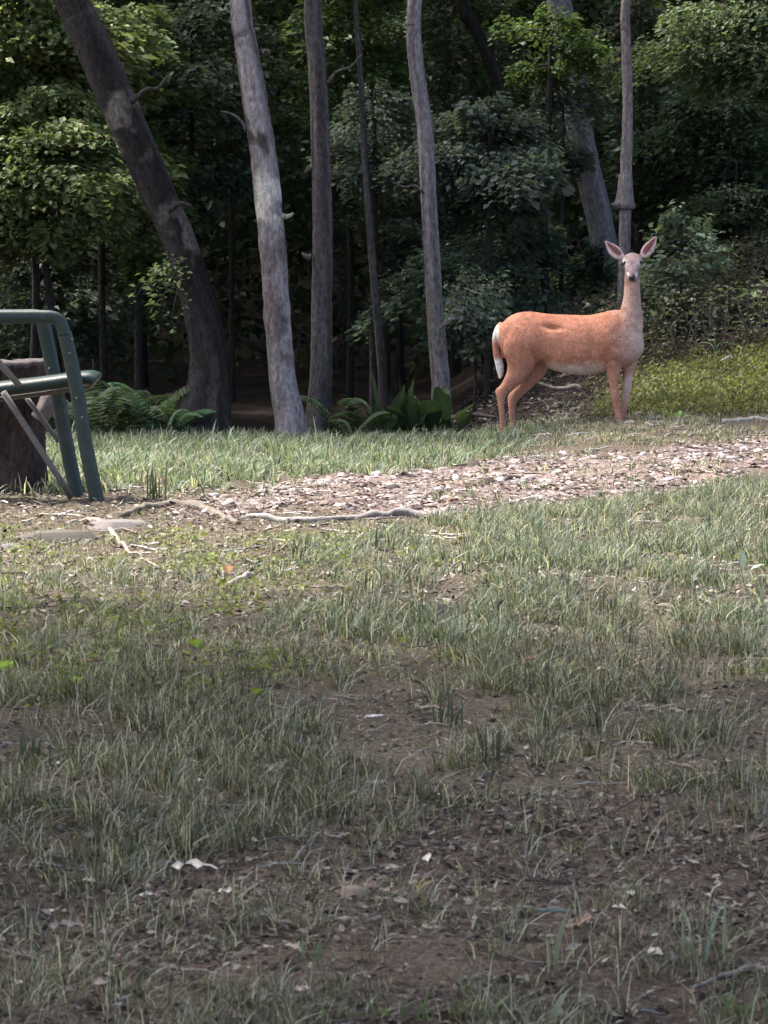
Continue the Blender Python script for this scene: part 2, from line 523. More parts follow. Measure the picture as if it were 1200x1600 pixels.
T9, b9 = tree('dim reddish trunk standing deep in the shade behind the leaning one',
    [(157, 640, 26), (155, 540, 24), (152, 440, 23), (150, 300, 22), (148, 150, 20), (147, 0, 18)],
    27.5, seed=9, dark=(0.06, 0.05, 0.048), light=(0.12, 0.10, 0.1), sides=14)
far = [(362, 30, 10), (540, 32, 9), (625, 31, 12), (712, 30, 13), (745, 34, 9), (60, 33, 12), (1075, 32, 12), (1150, 33, 14), (225, 34, 11)]
FARL = ['thin dim trunk in the dark gap left of the pale lichened one', 'thinnest dim trunk just right of the straight dark one', 'dim trunk in the dark gap left of the slender wavy one', 'dim trunk close right of the slender wavy one', 'thin dim trunk deep behind the broad layered sapling',
        'dim trunk far back above the green chair', 'dim trunk far back right of the thin brownish one', 'dim trunk deep in the shade near the right edge', 'thin dim trunk just left of the leaning one deep in the wood']
for q, (px, Y, w) in enumerate(far):
    lean = RNG.normal(0, 14)
    z0 = float(hbase((px - 600) / F * Y, Y))
    pyb = float(proj(np.array([0.]), np.array([float(Y)]), np.array([z0]))[1][0])
    tree(FARL[q], [(px, pyb, w * 1.2), (px + lean * .3, pyb * .66, w), (px + lean * .6, pyb * .33, w * .9), (px + lean, 0, w * .85)], Y,
         group='thin trunks deep in the dark wood', seed=20 + q, dark=(0.022, 0.02, 0.019), light=(0.06, 0.054, 0.05), sides=10, top_z=11)

# ------------------------------------------------------------------ unseen canopy above the frame, placed along the sun to shade wood and near ground
def canopy_points(n, x0, x1, y0, y1, z0, z1):
    g = np.stack([RNG.uniform(x0, x1, n), RNG.uniform(y0, y1, n)], 1)
    z = RNG.uniform(z0, z1, n)
    t = z / SUN[2]
    return np.stack([g[:, 0] + SUN[0] * t, g[:, 1] + SUN[1] * t, z], 1)
CP = np.concatenate([canopy_points(14000, -13, 13, 18.5, 46, 5.2, 8), canopy_points(52000, -15, 15, 16.5, 75, 8, 14), canopy_points(13500, -8, 9, -5, 10.5, 7.0, 12)])
CP = CP[~in_pool(CP)]  # drops leaves whose shadow would land on a chosen sunlit spot
nC = len(CP)
cd = unit(np.concatenate([RNG.normal(0, 1, (nC, 2)), RNG.normal(-0.2, 0.3, (nC, 1))], 1))
cn = unit(np.concatenate([RNG.normal(0, 0.5, (nC, 2)), np.ones((nC, 1))], 1))
cl = RNG.uniform(0.28, 0.5, nC)
ccol = jit((0.06, 0.10, 0.03), nC, 0.3)
tb = np.array([t[2] for t in TREES])
mains = list(range(len(TREES)))
dist = np.stack([np.hypot(CP[:, 0] - tb[i, 0], CP[:, 1] - tb[i, 1]) for i in mains], 1)
own = np.argmin(dist, 1); dmin = dist[np.arange(nC), own]
own[dmin > 3.2] = -1
for i in mains:
    k = own == i
    if k.sum() < 20: continue
    e, base, top = TREES[i]
    V, Fc, C = leaves(CP[k], cd[k], cn[k], cl[k], cl[k] * 0.7, 0.15, ccol[k])
    link('crown', MB().add(V, Fc, C).mesh('crown', base, False), M_LEAF, e)
k = own == -1
V, Fc, C = leaves(CP[k], cd[k], cn[k], cl[k], cl[k] * 0.7, 0.15, ccol[k])
o = link('added_canopy', MB().add(V, Fc, C).mesh('added_canopy', (0, 0, 0), False), M_LEAF)
tag(o, 'unseen leafy canopy added overhead to shade the ground, with gaps cut for the sun', 'canopy', None, 'stuff')

# ------------------------------------------------------------------ understory: saplings and sprays
def spray(o, d, L, Wd, n, leaf, tint, droop=0.25, zj=0.03, rng=RNG):
    """one flat layered spray of leaves; o start, d horizontal direction"""
    d = unit(np.array([d[0], d[1], 0.0])); s = np.array([-d[1], d[0], 0.0])
    t = rng.beta(1.6, 1.1, n)
    prof = np.sin(np.clip(t * 1.05, 0, 1) * pi) ** 0.7 * 0.9 + 0.12
    q = (rng.random(n) * 2 - 1)
    # gather onto twigs
    tw = np.round(t * 9) / 9
    t2 = np.clip(t * 0.45 + tw * 0.55 + np.abs(q) * 0.12, 0, 1.15)
    P = o[None] + d[None] * (t2 * L)[:, None] + s[None] * (q * prof * Wd)[:, None]
    P[:, 2] += 0.12 * L * t2 - droop * L * t2 ** 2 - 0.15 * Wd * q ** 2 + rng.normal(0, zj, n)
    D = d[None] * 0.7 + s[None] * (np.sign(q) * (0.35 + 0.6 * rng.random(n)))[:, None] + rng.normal(0, 0.25, (n, 3))
    D[:, 2] -= 0.22
    P[:, 2] += (t2 * rng.normal(0, .07) + q * rng.normal(0, .08)) * L * .8
    N = np.concatenate([rng.normal(0, 0.55, (n, 2)), np.ones((n, 1))], 1)
    l = 0.98 * leaf * rng.uniform(0.7, 1.2) * rng.uniform(0.4, 1.3, n)
    return leaves(P, D, N, l, l * rng.uniform(0.5, 0.72, n), 0.12, jit(tint, n, 0.35, 0.14, rng))

def limb(o, d, L, r, droop=0.25):
    d = unit(np.array([d[0], d[1], 0.0]))
    t = np.linspace(0, 1, 6)
    P = o[None] + d[None] * (t * L)[:, None]
    P[:, 2] += 0.12 * L * t - droop * L * t ** 2 - 0.012
    return tube(P, r * (1 - 0.8 * t), 5)

def sapling(label, px, Y, py_lo, py_hi, R, ns, nl, leaf, tint, seed, dirs=None, r0=0.035, foot_px=None, group=None, lean=0.0, shape='round', name='sapling'):
    """understory tree: thin trunk, limbs, flat leaf sprays between pixel rows py_lo (low) and py_hi (high)"""
    rng = np.random.default_rng(seed)
    c = at(px, py_lo, Y); top = at(px + lean, py_hi, Y)
    fx = (at(foot_px, py_lo, Y)[0] if foot_px is not None else c[0])
    gz_ = float(hfun(fx, Y))
    e = empty(name, (fx, Y, gz_), label, 'sapling', group)
    org = np.array([fx, Y, gz_])
    zs = [(fx, Y, gz_ - 0.15, r0 * 1.3), (fx * .6 + c[0] * .4 + rng.normal(0, .04), Y, gz_ * .5 + c[2] * .5, r0), (c[0], Y, c[2] + .01, r0 * .85), (top[0], Y, max(top[2], c[2] + .1), r0 * .35)]
    R_ = smooth_path(zs, 24)
    V, Fc = tube(R_[:, :3], R_[:, 3], 8)
    link('trunk', MB().add(V, Fc, (0.04, 0.036, 0.034)).mesh('trunk', org), M_BARK, e)
    lm = MB(); lv = MB()
    for i in range(ns):
        f = (i + rng.random()) / ns
        o_ = c * (1 - f) + top * f
        if dirs is None:
            a = rng.uniform(0, 2 * pi)
        else:
            a = radians(rng.uniform(*dirs))
        rr = R * (np.sqrt(max(0.05, 1 - (2 * f - 1) ** 2)) if shape == 'round' else (1.0 - 0.65 * f)) * rng.uniform(0.6, 1.15)
        d = (cos(a), sin(a))
        dr = rng.uniform(0.1, 0.32)
        V, Fc = limb(o_, d, rr, 0.012, dr); lm.add(V, Fc, (0.09, 0.08, 0.075))
        V, Fc, C = spray(o_, d, rr, rr * rng.uniform(0.35, 0.7), int(nl * rng.uniform(.8, 1.5)), leaf, np.array(tint) * rng.uniform(0.8, 1.2), dr, 0.055, rng)
        lv.add(V, Fc, C)
    link('branches', lm.mesh('branches', org), M_BARK, e)
    link('crown', lv.mesh('crown', org, False), M_LEAF, e)
    return e

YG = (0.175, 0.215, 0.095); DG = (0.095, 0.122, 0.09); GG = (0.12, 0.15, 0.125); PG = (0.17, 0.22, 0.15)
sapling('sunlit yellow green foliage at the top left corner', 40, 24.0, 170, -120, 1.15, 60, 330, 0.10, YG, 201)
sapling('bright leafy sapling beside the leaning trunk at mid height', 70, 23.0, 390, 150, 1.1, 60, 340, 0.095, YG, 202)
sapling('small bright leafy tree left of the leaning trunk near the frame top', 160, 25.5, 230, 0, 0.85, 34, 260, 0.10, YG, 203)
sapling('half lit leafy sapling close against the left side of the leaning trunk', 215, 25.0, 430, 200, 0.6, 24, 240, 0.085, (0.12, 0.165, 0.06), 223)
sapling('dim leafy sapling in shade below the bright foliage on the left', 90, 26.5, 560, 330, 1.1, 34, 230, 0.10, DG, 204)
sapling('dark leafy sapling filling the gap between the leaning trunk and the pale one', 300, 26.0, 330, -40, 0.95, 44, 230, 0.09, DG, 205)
lm = MB(); lv = MB(); o1 = np.array([b1[0], b1[1], b1[2]]); rg = np.random.default_rng(206)
for (sx, sy, az, L_, dr) in [(292, 405, 195, .34, .9), (288, 415, 215, .30, 1.3), (294, 400, 170, .26, .5), (290, 422, 240, .26, 1.6), (284, 408, 200, .42, .7)]:
    q0 = at(sx, sy, 19.2); d0 = (cos(radians(az)), sin(radians(az)) - .5)
    lm.add(*limb(q0, d0, L_, .008, dr), (0.10, 0.09, 0.085))
    lv.add(*spray(q0, d0, L_, L_ * .4, 34, .07, (0.14, 0.19, 0.07), dr, .04, rg))
link('side_branch', lm.mesh('side_branch', o1), M_BARK, T1)
link('leaf_sprays', lv.mesh('leaf_sprays', o1, False), M_LEAF, T1)
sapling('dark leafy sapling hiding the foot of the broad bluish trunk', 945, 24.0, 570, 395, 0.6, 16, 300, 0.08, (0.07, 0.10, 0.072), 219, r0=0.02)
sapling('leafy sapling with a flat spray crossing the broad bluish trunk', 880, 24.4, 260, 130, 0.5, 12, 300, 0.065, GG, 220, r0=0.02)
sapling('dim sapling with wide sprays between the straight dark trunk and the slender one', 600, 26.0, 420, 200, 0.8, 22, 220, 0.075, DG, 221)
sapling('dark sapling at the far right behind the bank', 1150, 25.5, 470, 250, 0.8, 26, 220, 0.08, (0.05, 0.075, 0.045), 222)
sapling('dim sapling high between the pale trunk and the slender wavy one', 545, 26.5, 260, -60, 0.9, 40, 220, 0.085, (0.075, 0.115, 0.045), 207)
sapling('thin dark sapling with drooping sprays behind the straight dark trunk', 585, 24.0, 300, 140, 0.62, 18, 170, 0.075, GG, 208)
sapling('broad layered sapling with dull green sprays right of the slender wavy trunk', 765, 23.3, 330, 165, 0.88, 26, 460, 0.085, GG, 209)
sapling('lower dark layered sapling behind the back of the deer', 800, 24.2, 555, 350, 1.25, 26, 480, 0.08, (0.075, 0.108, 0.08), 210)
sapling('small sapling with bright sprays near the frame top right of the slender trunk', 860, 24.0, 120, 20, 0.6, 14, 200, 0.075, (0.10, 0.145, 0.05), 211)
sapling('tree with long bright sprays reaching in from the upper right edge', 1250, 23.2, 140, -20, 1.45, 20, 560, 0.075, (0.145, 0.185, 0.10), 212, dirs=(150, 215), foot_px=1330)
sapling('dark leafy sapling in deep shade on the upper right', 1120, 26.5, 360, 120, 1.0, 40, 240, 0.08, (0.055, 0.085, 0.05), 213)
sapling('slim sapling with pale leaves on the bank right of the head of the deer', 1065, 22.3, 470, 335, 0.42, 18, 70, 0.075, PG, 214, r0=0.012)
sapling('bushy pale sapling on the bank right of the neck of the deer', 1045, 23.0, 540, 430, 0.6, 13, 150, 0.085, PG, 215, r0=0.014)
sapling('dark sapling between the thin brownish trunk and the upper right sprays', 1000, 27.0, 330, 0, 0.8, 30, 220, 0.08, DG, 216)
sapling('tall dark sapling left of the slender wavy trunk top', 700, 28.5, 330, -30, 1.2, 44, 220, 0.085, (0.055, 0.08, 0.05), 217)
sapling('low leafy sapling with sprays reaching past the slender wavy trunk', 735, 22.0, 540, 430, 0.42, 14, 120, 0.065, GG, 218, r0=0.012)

# far woods: one mass no one could count
def far_mass(n, x0, x1, y0, y1, z0, z1, leaf, tint):
    P = np.stack([RNG.uniform(x0, x1, n), RNG.uniform(y0, y1, n), RNG.uniform(z0, z1, n)], 1)
    P[:, 2] += hbase(P[:, 0], P[:, 1])
    cl_ = fbm(P[:, 0] * 0.7 + P[:, 1] * 0.5, P[:, 2] * 0.9, 91, 2)
    P = P[cl_ > 0.42 + 0.12 * (P[:, 2] < 2.2)]
    m = len(P)
    D = RNG.normal(0, 1, (m, 3)); D[:, 2] -= 0.4
    N = np.concatenate([RNG.normal(0, .5, (m, 2)), np.ones((m, 1))], 1)
    l = leaf * RNG.uniform(.6, 1.3, m)
    return leaves(P, D, N, l, l * .65, 0.12, jit(tint, m, .35))
fm = MB()
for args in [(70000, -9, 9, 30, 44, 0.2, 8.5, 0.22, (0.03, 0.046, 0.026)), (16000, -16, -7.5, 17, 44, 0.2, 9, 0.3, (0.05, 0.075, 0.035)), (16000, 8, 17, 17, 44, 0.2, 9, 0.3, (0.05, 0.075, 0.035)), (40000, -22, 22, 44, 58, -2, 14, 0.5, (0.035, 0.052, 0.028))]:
    fm.add(*far_mass(*args))
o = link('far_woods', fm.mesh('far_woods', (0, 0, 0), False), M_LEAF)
tag(o, 'dense dark undergrowth and leaves filling the depth of the wood', 'woods', None, 'stuff')

# ------------------------------------------------------------------ grass
def blades(B, az, H, bend, W, col, tipcol=None, lay=None):
    """curved three segment blades, five triangles each"""
    n = len(B)
    d = np.stack([np.cos(az), np.sin(az), np.zeros(n)], 1); s = np.stack([-np.sin(az + .6), np.cos(az + .6), np.zeros(n)], 1)
    ts = np.array([0, .4, .75, 1.0]); ws = np.array([1, .85, .55, 0])
    rows = []
    for t, w in zip(ts, ws):
        c = B + d * (bend * t ** 1.8 * H)[:, None]
        c[:, 2] += H * (t - 0.38 * bend * t ** 2.2)
        if w > 0:
            rows.append(c + s * (W * w / 2)[:, None]); rows.append(c - s * (W * w / 2)[:, None])
        else: rows.append(c)
    V = np.stack(rows, 1).reshape(-1, 3)
    k = np.arange(n)[:, None] * 7
    Qd = np.concatenate([k + np.array([[0, 1, 3, 2]]), k + np.array([[2, 3, 5, 4]])])
    T = k + np.array([[4, 5, 6]])
    C = np.repeat(col, 7, axis=0)
    return V, [Qd, T], C

def scatter(dens, x0, x1, y0, y1, maxd):
    n = int((x1 - x0) * (y1 - y0) * maxd)
    x = RNG.uniform(x0, x1, n); y = RNG.uniform(y0, y1, n)
    vis = np.abs(x) < 0.158 * y + 0.45
    x, y = x[vis], y[vis]
    k = RNG.random(len(x)) * maxd < dens(x, y)
    return x[k], y[k]

def px_of(x, y):
    return proj(x, y, hbase(x, y))

STRAW = (0.40, 0.375, 0.30)
def tufts(name, label, dens, box, maxd, per, hr, wr, tint, straw=0.25, spread=0.05, bend=(0.2, 0.9), tintvar=0.3):
    x, y = scatter(dens, *box, maxd)
    n = len(x); m = RNG.poisson(per, n) + 1
    hs = RNG.uniform(0.6, 1.2, n)
    idx = np.repeat(np.arange(n), m); N_ = len(idx)
    r = np.abs(RNG.normal(0, spread, N_)); a = RNG.uniform(0, 2 * pi, N_)
    bx = x[idx] + r * np.cos(a); by = y[idx] + r * np.sin(a)
    az = a + RNG.normal(0, 1.0, N_)
    H = RNG.uniform(*hr, N_) * hs[idx]
    bd = RNG.uniform(*bend, N_)
    W = RNG.uniform(*wr, N_)
    col = jit(tint, N_, tintvar, .14) * (0.8 + 0.4 * RNG.random(n))[idx][:, None]
    st = RNG.random(N_) < straw
    col[st] = jit(STRAW, int(st.sum()), .45, .08)
    dk = RNG.random(N_) < 0.3
    col[dk] *= 0.38
    lt = RNG.random(N_) < 0.12
    col[lt] = jit((0.30, 0.33, 0.27), int(lt.sum()), .35, .05)
    B = np.stack([bx, by, hfun(bx, by) - 0.006], 1)
    V, Fc, C = blades(B, az, H, bd, W, col)
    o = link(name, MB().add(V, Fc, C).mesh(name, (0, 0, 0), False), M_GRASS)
    tag(o, label, 'grass', None, 'stuff')
    return len(B)

def d_band(x, y):     # bright lawn edge under the trees, left and middle
    px, py = px_of(x, y)
    return 90 * S(-12, 14, np.interp(px, [0, 150, 300, 450, 700, 850], [778, 775, 765, 745, 722, 700]) + 20 * (fbm(x * 3, y * 2, 7, 2) - .5) * 2 - py) * (1 - S(19.4, 20.3, y)) * (1 - S(720, 900, px))
def d_right(x, y):    # taller grass, mid right
    px, py = px_of(x, y)
    top = np.interp(px, [0, 400, 560, 700, 900, 1200, 1500], [900, 860, 820, 810, 790, 745, 720])
    w = S(-8, 18, py - top) * (1 - S(955, 1050, py)) * (0.18 + 0.82 * S(380, 640, px + 160 * (fbm(x * 2, y * 2, 15, 2) - .5)))
    return 200 * w * (0.12 + 1.1 * S(0.42, 0.62, fbm(x * 3.4, y * 2.6, 17, 3)))
def d_left(x, y):
    px, py = px_of(x, y)
    return 200 * S(795, 850, py) * (1 - S(1010, 1080, py)) * (1 - 0.6 * S(450, 800, px)) * (0.15 + 1.0 * S(0.42, 0.62, fbm(x * 3.5, y * 2.5, 19, 3))) * (1 - .9 * patch_w(x, y))
def d_mid(x, y):
    px, py = px_of(x, y)
    edge = np.interp(px, [0, 300, 700, 1200], [1480, 1380, 1290, 1270])
    py = py + 120 * (fbm(x * 3.3, y * 2.1, 29, 3) - .5) * 2
    return 230 * S(935, 1090, py) * (1 - S(-70, 110, py - edge)) * (0.10 + 1.15 * S(0.42, 0.62, fbm(x * 4, y * 2.6, 27, 3))) * (1 - .2 * np.exp(-((px - 620) / 230) ** 2) * (py < 1130))
def d_fore(x, y):
    px, py = px_of(x, y)
    return (330 + 230 * (1 - S(150, 520, px))) * S(1180, 1260, py) * (.3 + S(0.38, 0.66, fbm(x * 4.5, y * 3.5, 37, 3))) * (0.6 + 0.9 * S(1430, 1600, py))
def d_deer(x, y):
    px, py = px_of(x, y)
    return 75 * S(690, 780, px) * (1 - S(20.0, 20.8, y - 0.12 * x)) * S(-6, 10, np.interp(px, [600, 850, 1200, 1500], [726, 710, 694, 676]) - py)
def d_patch(x, y):
    return 26 * patch_w(x, y) * S(0.42, 0.6, fbm(x * 2.5, y * 2.0, 47, 3))
ng = 0
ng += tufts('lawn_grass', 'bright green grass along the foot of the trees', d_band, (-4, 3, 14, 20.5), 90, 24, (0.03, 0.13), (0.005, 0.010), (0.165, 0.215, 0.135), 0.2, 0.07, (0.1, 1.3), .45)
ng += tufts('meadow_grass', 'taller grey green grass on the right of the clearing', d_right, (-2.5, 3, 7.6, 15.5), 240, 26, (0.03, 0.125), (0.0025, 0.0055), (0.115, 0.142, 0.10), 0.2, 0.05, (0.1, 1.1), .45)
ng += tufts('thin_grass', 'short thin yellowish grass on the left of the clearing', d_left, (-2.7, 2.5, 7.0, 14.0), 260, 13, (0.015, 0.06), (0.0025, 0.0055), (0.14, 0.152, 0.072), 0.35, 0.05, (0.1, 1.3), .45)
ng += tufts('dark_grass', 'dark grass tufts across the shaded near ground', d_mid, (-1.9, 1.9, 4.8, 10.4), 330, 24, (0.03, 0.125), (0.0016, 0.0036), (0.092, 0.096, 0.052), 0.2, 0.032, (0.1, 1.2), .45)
ng += tufts('sparse_grass', 'sparse grass blades on the bare soil nearest to the viewer', d_fore, (-1.3, 1.3, 3.7, 7.4), 760, 14, (0.012, 0.09), (0.0010, 0.0026), (0.112, 0.116, 0.068), 0.28, 0.03, (0.1, 1.3), .45)
ng += tufts('bank_grass', 'short mixed dry and green grass round the feet of the deer', d_deer, (0.3, 4, 14.5, 21.0), 85, 20, (0.015, 0.062), (0.004, 0.008), (0.145, 0.165, 0.09), 0.5, 0.06, (0.1, 1.2), .45)
ng += tufts('stray_grass', 'stray grass in the pale chip patch', d_patch, (-3, 3.5, 11, 18.6), 26, 11, (0.03, 0.09), (0.004, 0.008), (0.115, 0.135, 0.068), 0.4, 0.05, (0.1, 1.1), .45)
ng += tufts('thatch', 'matted dead grass between the living tufts', lambda x, y: 330 * (.35 + S(.4, .6, fbm(x * 2.2, y * 2.2, 97, 3))) * (1 - .8 * patch_w(x, y)), (-2.6, 2.6, 3.8, 14.5), 460, 8, (0.008, 0.032), (0.0018, 0.004), (0.20, 0.175, 0.125), 0.45, 0.05, (0.8, 2.2), .5)
# clover and low round leaved weeds in the left of the clearing
x, y = scatter(lambda x, y: 90 * S(.45, .62, fbm(x * 2.4, y * 1.8, 103, 3)) * S(820, 860, px_of(x, y)[1]) * (1 - S(1020, 1130, px_of(x, y)[1])) * (1 - .85 * S(330, 620, px_of(x, y)[0])), -2.8, 2.6, 7, 13.5, 90)
idx = np.repeat(np.arange(len(x)), 16); nW = len(idx)
P = np.stack([x[idx] + RNG.normal(0, .05, nW), y[idx] + RNG.normal(0, .05, nW), np.zeros(nW)], 1)
P[:, 2] = hfun(P[:, 0], P[:, 1]) + RNG.uniform(.004, .04, nW)
D = RNG.normal(0, 1, (nW, 3)); D[:, 2] = RNG.normal(0, .3, nW)
lw = RNG.uniform(.01, .03, nW)
V, Fc, C = leaves(P, D, RNG.normal(0, .45, (nW, 3)) + [0, 0, 1], lw, lw * .85, .1, jit((0.135, 0.16, 0.045), nW, .4))
o = link('clover', MB().add(V, Fc, C).mesh('clover', (0, 0, 0), False), M_LEAF)
tag(o, 'low yellow green clover and weeds in the thin grass on the left', 'clover', None, 'stuff')
# moss and low herbs on the bank
def d_moss(x, y): return 260 * moss_w(x, y)
x, y = scatter(d_moss, 1.2, 5, 18.6, 23.0, 260)
nM = len(x); idx = np.repeat(np.arange(nM), 14)
P = np.stack([x[idx] + RNG.normal(0, .05, len(idx)), y[idx] + RNG.normal(0, .05, len(idx)), np.zeros(len(idx))], 1)
P[:, 2] = hfun(P[:, 0], P[:, 1]) + RNG.uniform(0, .06, len(idx))
D = RNG.normal(0, 1, (len(idx), 3)); D[:, 2] = np.abs(D[:, 2]) + .3
V, Fc, C = leaves(P, D, RNG.normal(0, 1, (len(idx), 3)) + [0, 0, 1], RNG.uniform(.02, .045, len(idx)), RNG.uniform(.012, .025, len(idx)), .1, jit((0.15, 0.158, 0.06), len(idx), .5))
o = link('moss', MB().add(V, Fc, C).mesh('moss', (0, 0, 0), False), M_LEAF)
tag(o, 'yellow green moss and low herbs on the bank at the right', 'moss', None, 'stuff')

# brush on the bank
x, y = scatter(lambda x, y: 60 * S(.9, 2.0, x) * S(21.0, 21.9, y) * S(.35, .55, fbm(x * 1.6, y * 1.6, 113, 3)), .8, 5.2, 20.8, 25.5, 60)
idx = np.repeat(np.arange(len(x)), 34); nB = len(idx)
hb = RNG.random(nB) ** 1.4 * .55
P = np.stack([x[idx] + RNG.normal(0, .07, nB) * (1 + hb), y[idx] + RNG.normal(0, .07, nB), np.zeros(nB)], 1)
P[:, 2] = hfun(P[:, 0], P[:, 1]) + hb
D = RNG.normal(0, 1, (nB, 3)); D[:, 2] *= .4
lw = RNG.uniform(.02, .065, nB)
pal = np.array([(0.12, 0.13, 0.085), (0.16, 0.17, 0.11), (0.14, 0.115, 0.09), (0.10, 0.115, 0.07)])
V, Fc, C = leaves(P, D, RNG.normal(0, .5, (nB, 3)) + [0, 0, 1], lw, lw * .6, .1, jit((1, 1, 1), nB, .4) * pal[RNG.integers(0, 4, nB)])
mb = MB().add(V, Fc, C)
for k in range(0, len(x), 2):
    z0 = float(hfun(x[k], y[k]))
    st_ = np.array([[x[k], y[k], z0 - .02], [x[k] + RNG.normal(0, .05), y[k], z0 + .25], [x[k] + RNG.normal(0, .14), y[k] + RNG.normal(0, .1), z0 + RNG.uniform(.35, .62)]])
    mb.add(*tube(st_, [.006, .005, .002], 4, cap=False), (0.13, 0.11, 0.095))
o = link('bank_brush', mb.mesh('bank_brush', (0, 0, 0), False), M_LEAF)
tag(o, 'tangled grey green brush covering the upper bank at the right', 'brush', None, 'stuff')

# ------------------------------------------------------------------ litter: flakes of dead leaf, chips, twigs
def flakes(name, label, dens, box, maxd, sr, palette, tilt=0.35, up=0.004):
    x, y = scatter(dens, *box, maxd)
    n = len(x)
    a = RNG.uniform(0, 2 * pi, n)
    D = np.stack([np.cos(a), np.sin(a), RNG.normal(0, tilt * .6, n)], 1)
    N = np.concatenate([RNG.normal(0, tilt, (n, 2)), np.ones((n, 1))], 1)
    L = (sr[0] + (sr[1] - sr[0]) * RNG.random(n) ** 1.7) * RNG.uniform(.7, 1.35, n)
    P = np.stack([x, y, hfun(x, y) + up + RNG.random(n) * up * 2], 1)
    pal = np.array(palette)
    col = jit((1, 1, 1), n, .35, .06) * pal[RNG.integers(0, len(pal), n)]
    V, Fc, C = leaves(P, D, N, L, L * RNG.uniform(.15, .6, n), RNG.uniform(-.3, .3, (n, 1)), np.clip(col, .005, .85))
    o = link(name, MB().add(V, Fc, C).mesh(name, (0, 0, 0), False), M_LITTER)
    tag(o, label, 'litter', None, 'stuff')
BROWN = [(0.19, 0.155, 0.13), (0.25, 0.21, 0.18), (0.13, 0.10, 0.085), (0.30, 0.265, 0.235), (0.05, 0.04, 0.034), (0.035, 0.028, 0.025), (0.16, 0.13, 0.11), (0.22, 0.185, 0.16), (0.08, 0.062, 0.052)]
PALE = [(0.42, 0.37, 0.36), (0.31, 0.25, 0.23), (0.50, 0.455, 0.445), (0.2, 0.155, 0.135), (0.31, 0.235, 0.21), (0.09, 0.07, 0.062), (0.06, 0.048, 0.042)]
flakes('leaf_litter', 'dead leaf fragments over the shaded soil', lambda x, y: 3000 * (0.45 + soil_w(x, y)) * (0.3 + 1.2 * S(.35, .62, fbm(x * 3, y * 3, 67, 3))), (-1.9, 1.9, 3.7, 9.5), 6500, (0.005, 0.03), BROWN, .45, .003)
flakes('dry_litter', 'dry leaf fragments among the thin grass', lambda x, y: 1100 + 0 * x, (-2.8, 2.8, 9, 14.5), 1100, (0.01, 0.04), [(0.24, 0.21, 0.175), (0.40, 0.365, 0.325), (0.14, 0.11, 0.085), (0.06, 0.046, 0.038), (0.03, 0.025, 0.021)], .4, .005)
flakes('chips', 'pale bark chips and dry leaves of the sunlit patch', lambda x, y: 1700 * patch_w(x, y) * (.35 + .65 * S(.36, .6, fbm(x * 4, y * 2.2, 87, 3))), (-3.6, 4, 11, 19.2), 1700, (0.010, 0.06), PALE, .3, .006)
flakes('forest_litter', 'brown leaves on the bank behind the deer', lambda x, y: 330 * (1 - moss_w(x, y)) * S(-.2, .8, x), (-.4, 4.5, 19.2, 25), 330, (0.03, 0.09), [(0.13, 0.10, 0.085), (0.2, 0.16, 0.14), (0.08, 0.06, 0.05), (0.27, 0.22, 0.2)], .45, .01)

# crumbs of soil: small lumps with depth
def clods(name, label, dens, box, maxd, sr, palette):
    x, y = scatter(dens, *box, maxd)
    n = len(x)
    base = np.array([[1, 0, 0], [.2, .9, 0], [-.9, .4, 0], [-.6, -.8, 0], [.5, -.85, 0], [.1, .05, .75]])
    R = RNG.uniform(.65, 1.3, (n, 6, 3)) * base[None]
    a = RNG.uniform(0, 2 * pi, n); ca, sa = np.cos(a)[:, None], np.sin(a)[:, None]
    sz = (sr[0] + (sr[1] - sr[0]) * RNG.random(n) ** 2.5)[:, None]
    X = (R[..., 0] * ca - R[..., 1] * sa) * sz + x[:, None]; Y = (R[..., 0] * sa + R[..., 1] * ca) * sz + y[:, None]
    Z = hfun(x, y)[:, None] - .15 * sz + R[..., 2] * sz
    V = np.stack([X, Y, Z], -1).reshape(-1, 3)
    k = np.arange(n)[:, None] * 6
    Fc = np.concatenate([k + np.array([[i, (i + 1) % 5, 5]]) for i in range(5)])
    pal = np.array(palette)
    C = np.repeat(jit((1, 1, 1), n, .3, .05) * pal[RNG.integers(0, len(pal), n)], 6, 0)
    o = link(name, MB().add(V, [Fc], C).mesh(name), M_GROUND)
    tag(o, label, 'soil', None, 'stuff')
clods('soil_crumbs', 'crumbs and clods of dark soil on the near ground', lambda x, y: 1500 * (.3 + soil_w(x, y)), (-1.9, 1.9, 3.7, 9.5), 1950, (.003, .016), [(0.155, 0.116, 0.094), (0.10, 0.076, 0.063), (0.2, 0.16, 0.135), (0.06, 0.048, 0.042)])

def twig_mass(name, label, n, box, Lr, r, palette):
    x = RNG.uniform(box[0], box[1], n * 3); y = RNG.uniform(box[2], box[3], n * 3)
    k = np.abs(x) < .158 * y + .3
    x, y = x[k][:n], y[k][:n]
    mb = MB()
    for i in range(len(x)):
        a = random.uniform(0, pi); L = random.uniform(*Lr)
        t = np.linspace(-.5, .5, 4)
        wx = x[i] + np.cos(a) * t * L; wy = y[i] + np.sin(a) * t * L + np.random.default_rng(i).normal(0, L * .05, 4)
        z = hfun(wx, wy) + r * 1.2 + .004
        V, Fc = tube(np.stack([wx, wy, z], 1), [r, r, r * .8, r * .4], 4, cap=False)
        mb.add(V, Fc, jit(palette[i % len(palette)], 1, .3)[0])
    o = link(name, mb.mesh(name), M_WOOD)
    tag(o, label, 'twigs', None, 'stuff')
twig_mass('fallen_twigs', 'thin twigs scattered over the near soil', 420, (-1.6, 1.6, 3.8, 9.5), (.03, .14), .0022, [(0.18, 0.15, 0.13), (0.32, 0.28, 0.25), (0.08, 0.065, 0.06)])
